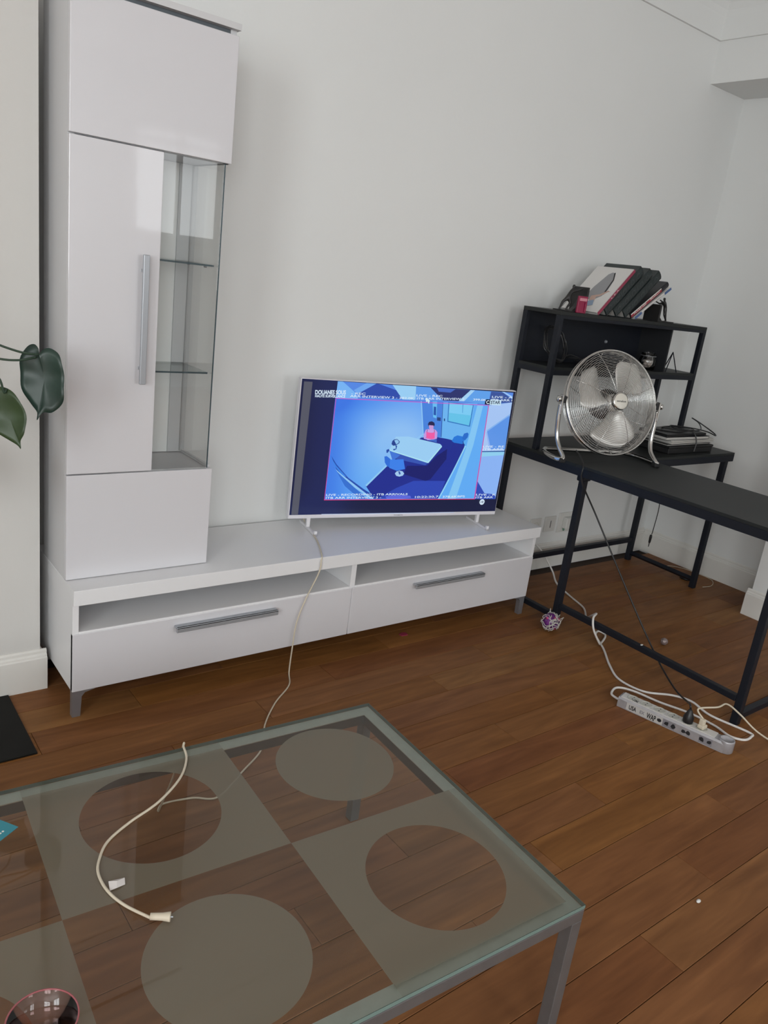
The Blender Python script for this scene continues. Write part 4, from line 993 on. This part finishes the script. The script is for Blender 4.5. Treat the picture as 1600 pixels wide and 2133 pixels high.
for v in o.data.vertices: v.co += v.co.normalized() * .0012 * math.sin(v.co.x * 700) * math.cos(v.co.y * 600)
tag(o, 'small crumpled grey ball on the floor under the desk', 'ball')
o = obj('pink_paper_scrap', prism(BM(), [(-.016, -.010), (.014, -.012), (.018, .006), (.002, .012), (-.018, .006)], 'z', .0004, .004), PINK); o.location = (1.338, -.362, 0); tag(o, 'bright pink scrap on the floor under the TV bench', 'scrap')
o = obj('white_crumb', ball(BM(), (0, 0, .004), .005, 8, 6, (1.6, 1, .8)), WPLAST, smooth=True); o.location = (1.104, -1.866, 0); tag(o, 'tiny white crumb on the floorboards right of the coffee table', 'crumb')
o = obj('white_pellet', ball(BM(), (0, 0, .1145), .0045, 8, 6, (1.8, 1, .5)), WPLAST, smooth=True); o.location = (LX, -1.00, 0); tag(o, 'tiny white pellet lying on the low desk rail', 'pellet')
# loose thin cord and small plug behind the far desk leg
pts = [(3.276, -.318, .02), (3.30, -.28, .004), (3.38, -.275, .003), (3.43, -.33, .003), (3.445, -.42, .003), (3.44, -.50, .003), (3.40, -.545, .003), (3.33, -.57, .003), (3.27, -.56, .003)]
tag(obj('loose_cable', tube(BM(), smoothpath(pts, 7), .0018, 6), CREAM, smooth=True), 'thin pale cord curled on the floor behind the far desk leg', 'cable')
t = thing('round_adapter', 'small black round adapter with a white dot by the far desk leg', 'adapter', (3.30, -.44, 0), R(20))
obj('disc', lathe(BM(), [(0, 0), (.034, 0), (.036, .006), (.030, .016), (0, .018)], 24, cap=False), BLACKP, t, smooth=True)
obj('button', lathe(BM(), [(0, .0225), (.009, .0215), (.011, .0175), (0, .0172)], 16, (-.006, -.008, 0), cap=False), WPLAST, t, smooth=True)
# ================================================================== PLANT
LEAF = mat('leaf_dark_green', (.016, .036, .027), .42, var=.25, vscale=12); LEAF2 = mat('leaf_green', (.034, .060, .022), .45, var=.2, vscale=12); STEM = mat('stem_green', (.025, .05, .030), .5)
P0 = Vector((-.62, -.36, 1.0))
t = thing('potted_plant', 'trailing philodendron reaching in from the left edge with dark heart-shaped leaves', 'plant', P0)
obj('pot', lathe(BM(), [(0, .001), (.055, .001), (.060, .01), (.075, .12), (.080, .125), (.080, .135), (.072, .135), (.068, .11), (0, .11)], 32, cap=False), WPLAST, t, smooth=True)
obj('soil', lathe(BM(), [(0, .117), (.0685, .114)], 24, cap=False), mat('soil', (.02, .012, .008), .9), t)
def leaf(outline, origin, ux, uz, m, bulge=.012, centre=None):
    """outline in metres (x right, z up) in the plane spanned by ux/uz through origin; a domed blade with a raised midrib and thickness"""
    nrm = ux.cross(uz).normalized(); n = len(outline); bm = BM()
    pts = smoothpath([(a, b, 0) for a, b in outline], 4, closed=True)
    cx_ = sum(p.x for p in pts) / len(pts); cz_ = sum(p.y for p in pts) / len(pts)
    rings = []
    for s in (1.0, .8, .55, .3, .08):
        rg = []
        for p in pts:
            x, z = cx_ + (p.x - cx_) * s, cz_ + (p.y - cz_) * s
            h = bulge * (1 - s * s) - .05 * abs(x - cx_) * 0 + .004 * math.sin(z * 90) * s
            rg.append(bm.verts.new(origin + ux * x + uz * z - nrm * h))
        rings.append(rg)
    for A, B in zip(rings, rings[1:]):
        for i in range(len(A)): bm.faces.new((A[i], A[(i + 1) % len(A)], B[(i + 1) % len(B)], B[i]))
    bm.faces.new(rings[-1])
    g_ = bmesh.ops.extrude_face_region(bm, geom=bm.faces[:])
    for v in [q for q in g_['geom'] if isinstance(q, bmesh.types.BMVert)]: v.co += nrm * .0012
    o = obj('leaf', bm, m, t, smooth=True)
    for v in o.data.vertices: v.co -= P0
    return o
ux = Vector((.80, -.60, 0)).normalized(); uz = Vector((.06, .10, 1)).normalized()
# outlines traced from nature: lobed base at the top, tip at the bottom; scale in metres
L1 = [(-.038, .088), (-.020, .098), (-.008, .088), (-.004, .074), (.006, .088), (.024, .092), (.048, .078), (.060, .045), (.063, .005), (.066, -.030), (.056, -.055), (.034, -.076), (.012, -.078), (-.002, -.100), (-.003, -.080), (-.022, -.060), (-.042, -.030), (-.052, .010), (-.052, .055)]
sc = .93
o1 = Vector((-.118, -.52, 1.045))
leaf([(a * sc, b * sc) for a, b in L1], o1, ux, uz, LEAF)
L2 = [(-.055, .050), (-.040, .078), (-.012, .085), (.018, .074), (.042, .045), (.052, .010), (.050, -.025), (.038, -.048), (.040, -.068), (.030, -.060), (.000, -.045), (-.035, -.025), (-.058, .000)]
o2 = Vector((-.197, -.52, .950))
leaf([(a * .95, b * .95) for a, b in L2], o2, ux, uz, LEAF2)
leaf([(a * .8, b * .8) for a, b in L1], Vector((-.275, -.50, .80)), ux, uz, LEAF)
leaf([(a * .9, b * .9) for a, b in L1], Vector((-.50, -.45, 1.25)), ux, uz, LEAF2)
leaf([(a * .9, b * .9) for a, b in L2], Vector((-.75, -.50, 1.22)), ux, uz, LEAF)
j1 = o1 + ux * (-.006) * sc + uz * .072 * sc
for k, pts in enumerate(([P0 + Vector((.02, 0, .115)), P0 + Vector((.12, -.07, .26)), Vector((-.36, -.47, 1.21)), Vector((-.24, -.50, 1.145)), Vector((-.165, -.515, 1.118)), j1],
    [P0 + Vector((.03, .01, .115)), P0 + Vector((.16, -.06, .18)), Vector((-.33, -.48, 1.12)), Vector((-.22, -.51, 1.100)), Vector((-.165, -.52, 1.098)), j1 + Vector((-.005, .002, -.006))],
    [P0 + Vector((.03, -.02, .115)), P0 + Vector((.18, -.08, .15)), Vector((-.27, -.50, 1.10)), Vector((-.215, -.52, 1.06)), Vector((-.200, -.52, 1.020)), o2 + uz * .078],
    [P0 + Vector((.0, -.02, .115)), P0 + Vector((.10, -.14, .09)), Vector((-.40, -.52, .93)), Vector((-.31, -.51, .89)), Vector((-.278, -.50, .86))],
    [P0 + Vector((.0, .0, .115)), P0 + Vector((.04, -.05, .24)), Vector((-.50, -.445, 1.31))],
    [P0 + Vector((-.02, .0, .115)), P0 + Vector((-.06, -.10, .22)), Vector((-.75, -.497, 1.28))])):
    o = obj('stem', tube(BM(), smoothpath(pts, 8), .0028, 7), STEM, t, smooth=True)
    for v in o.data.vertices: v.co -= P0
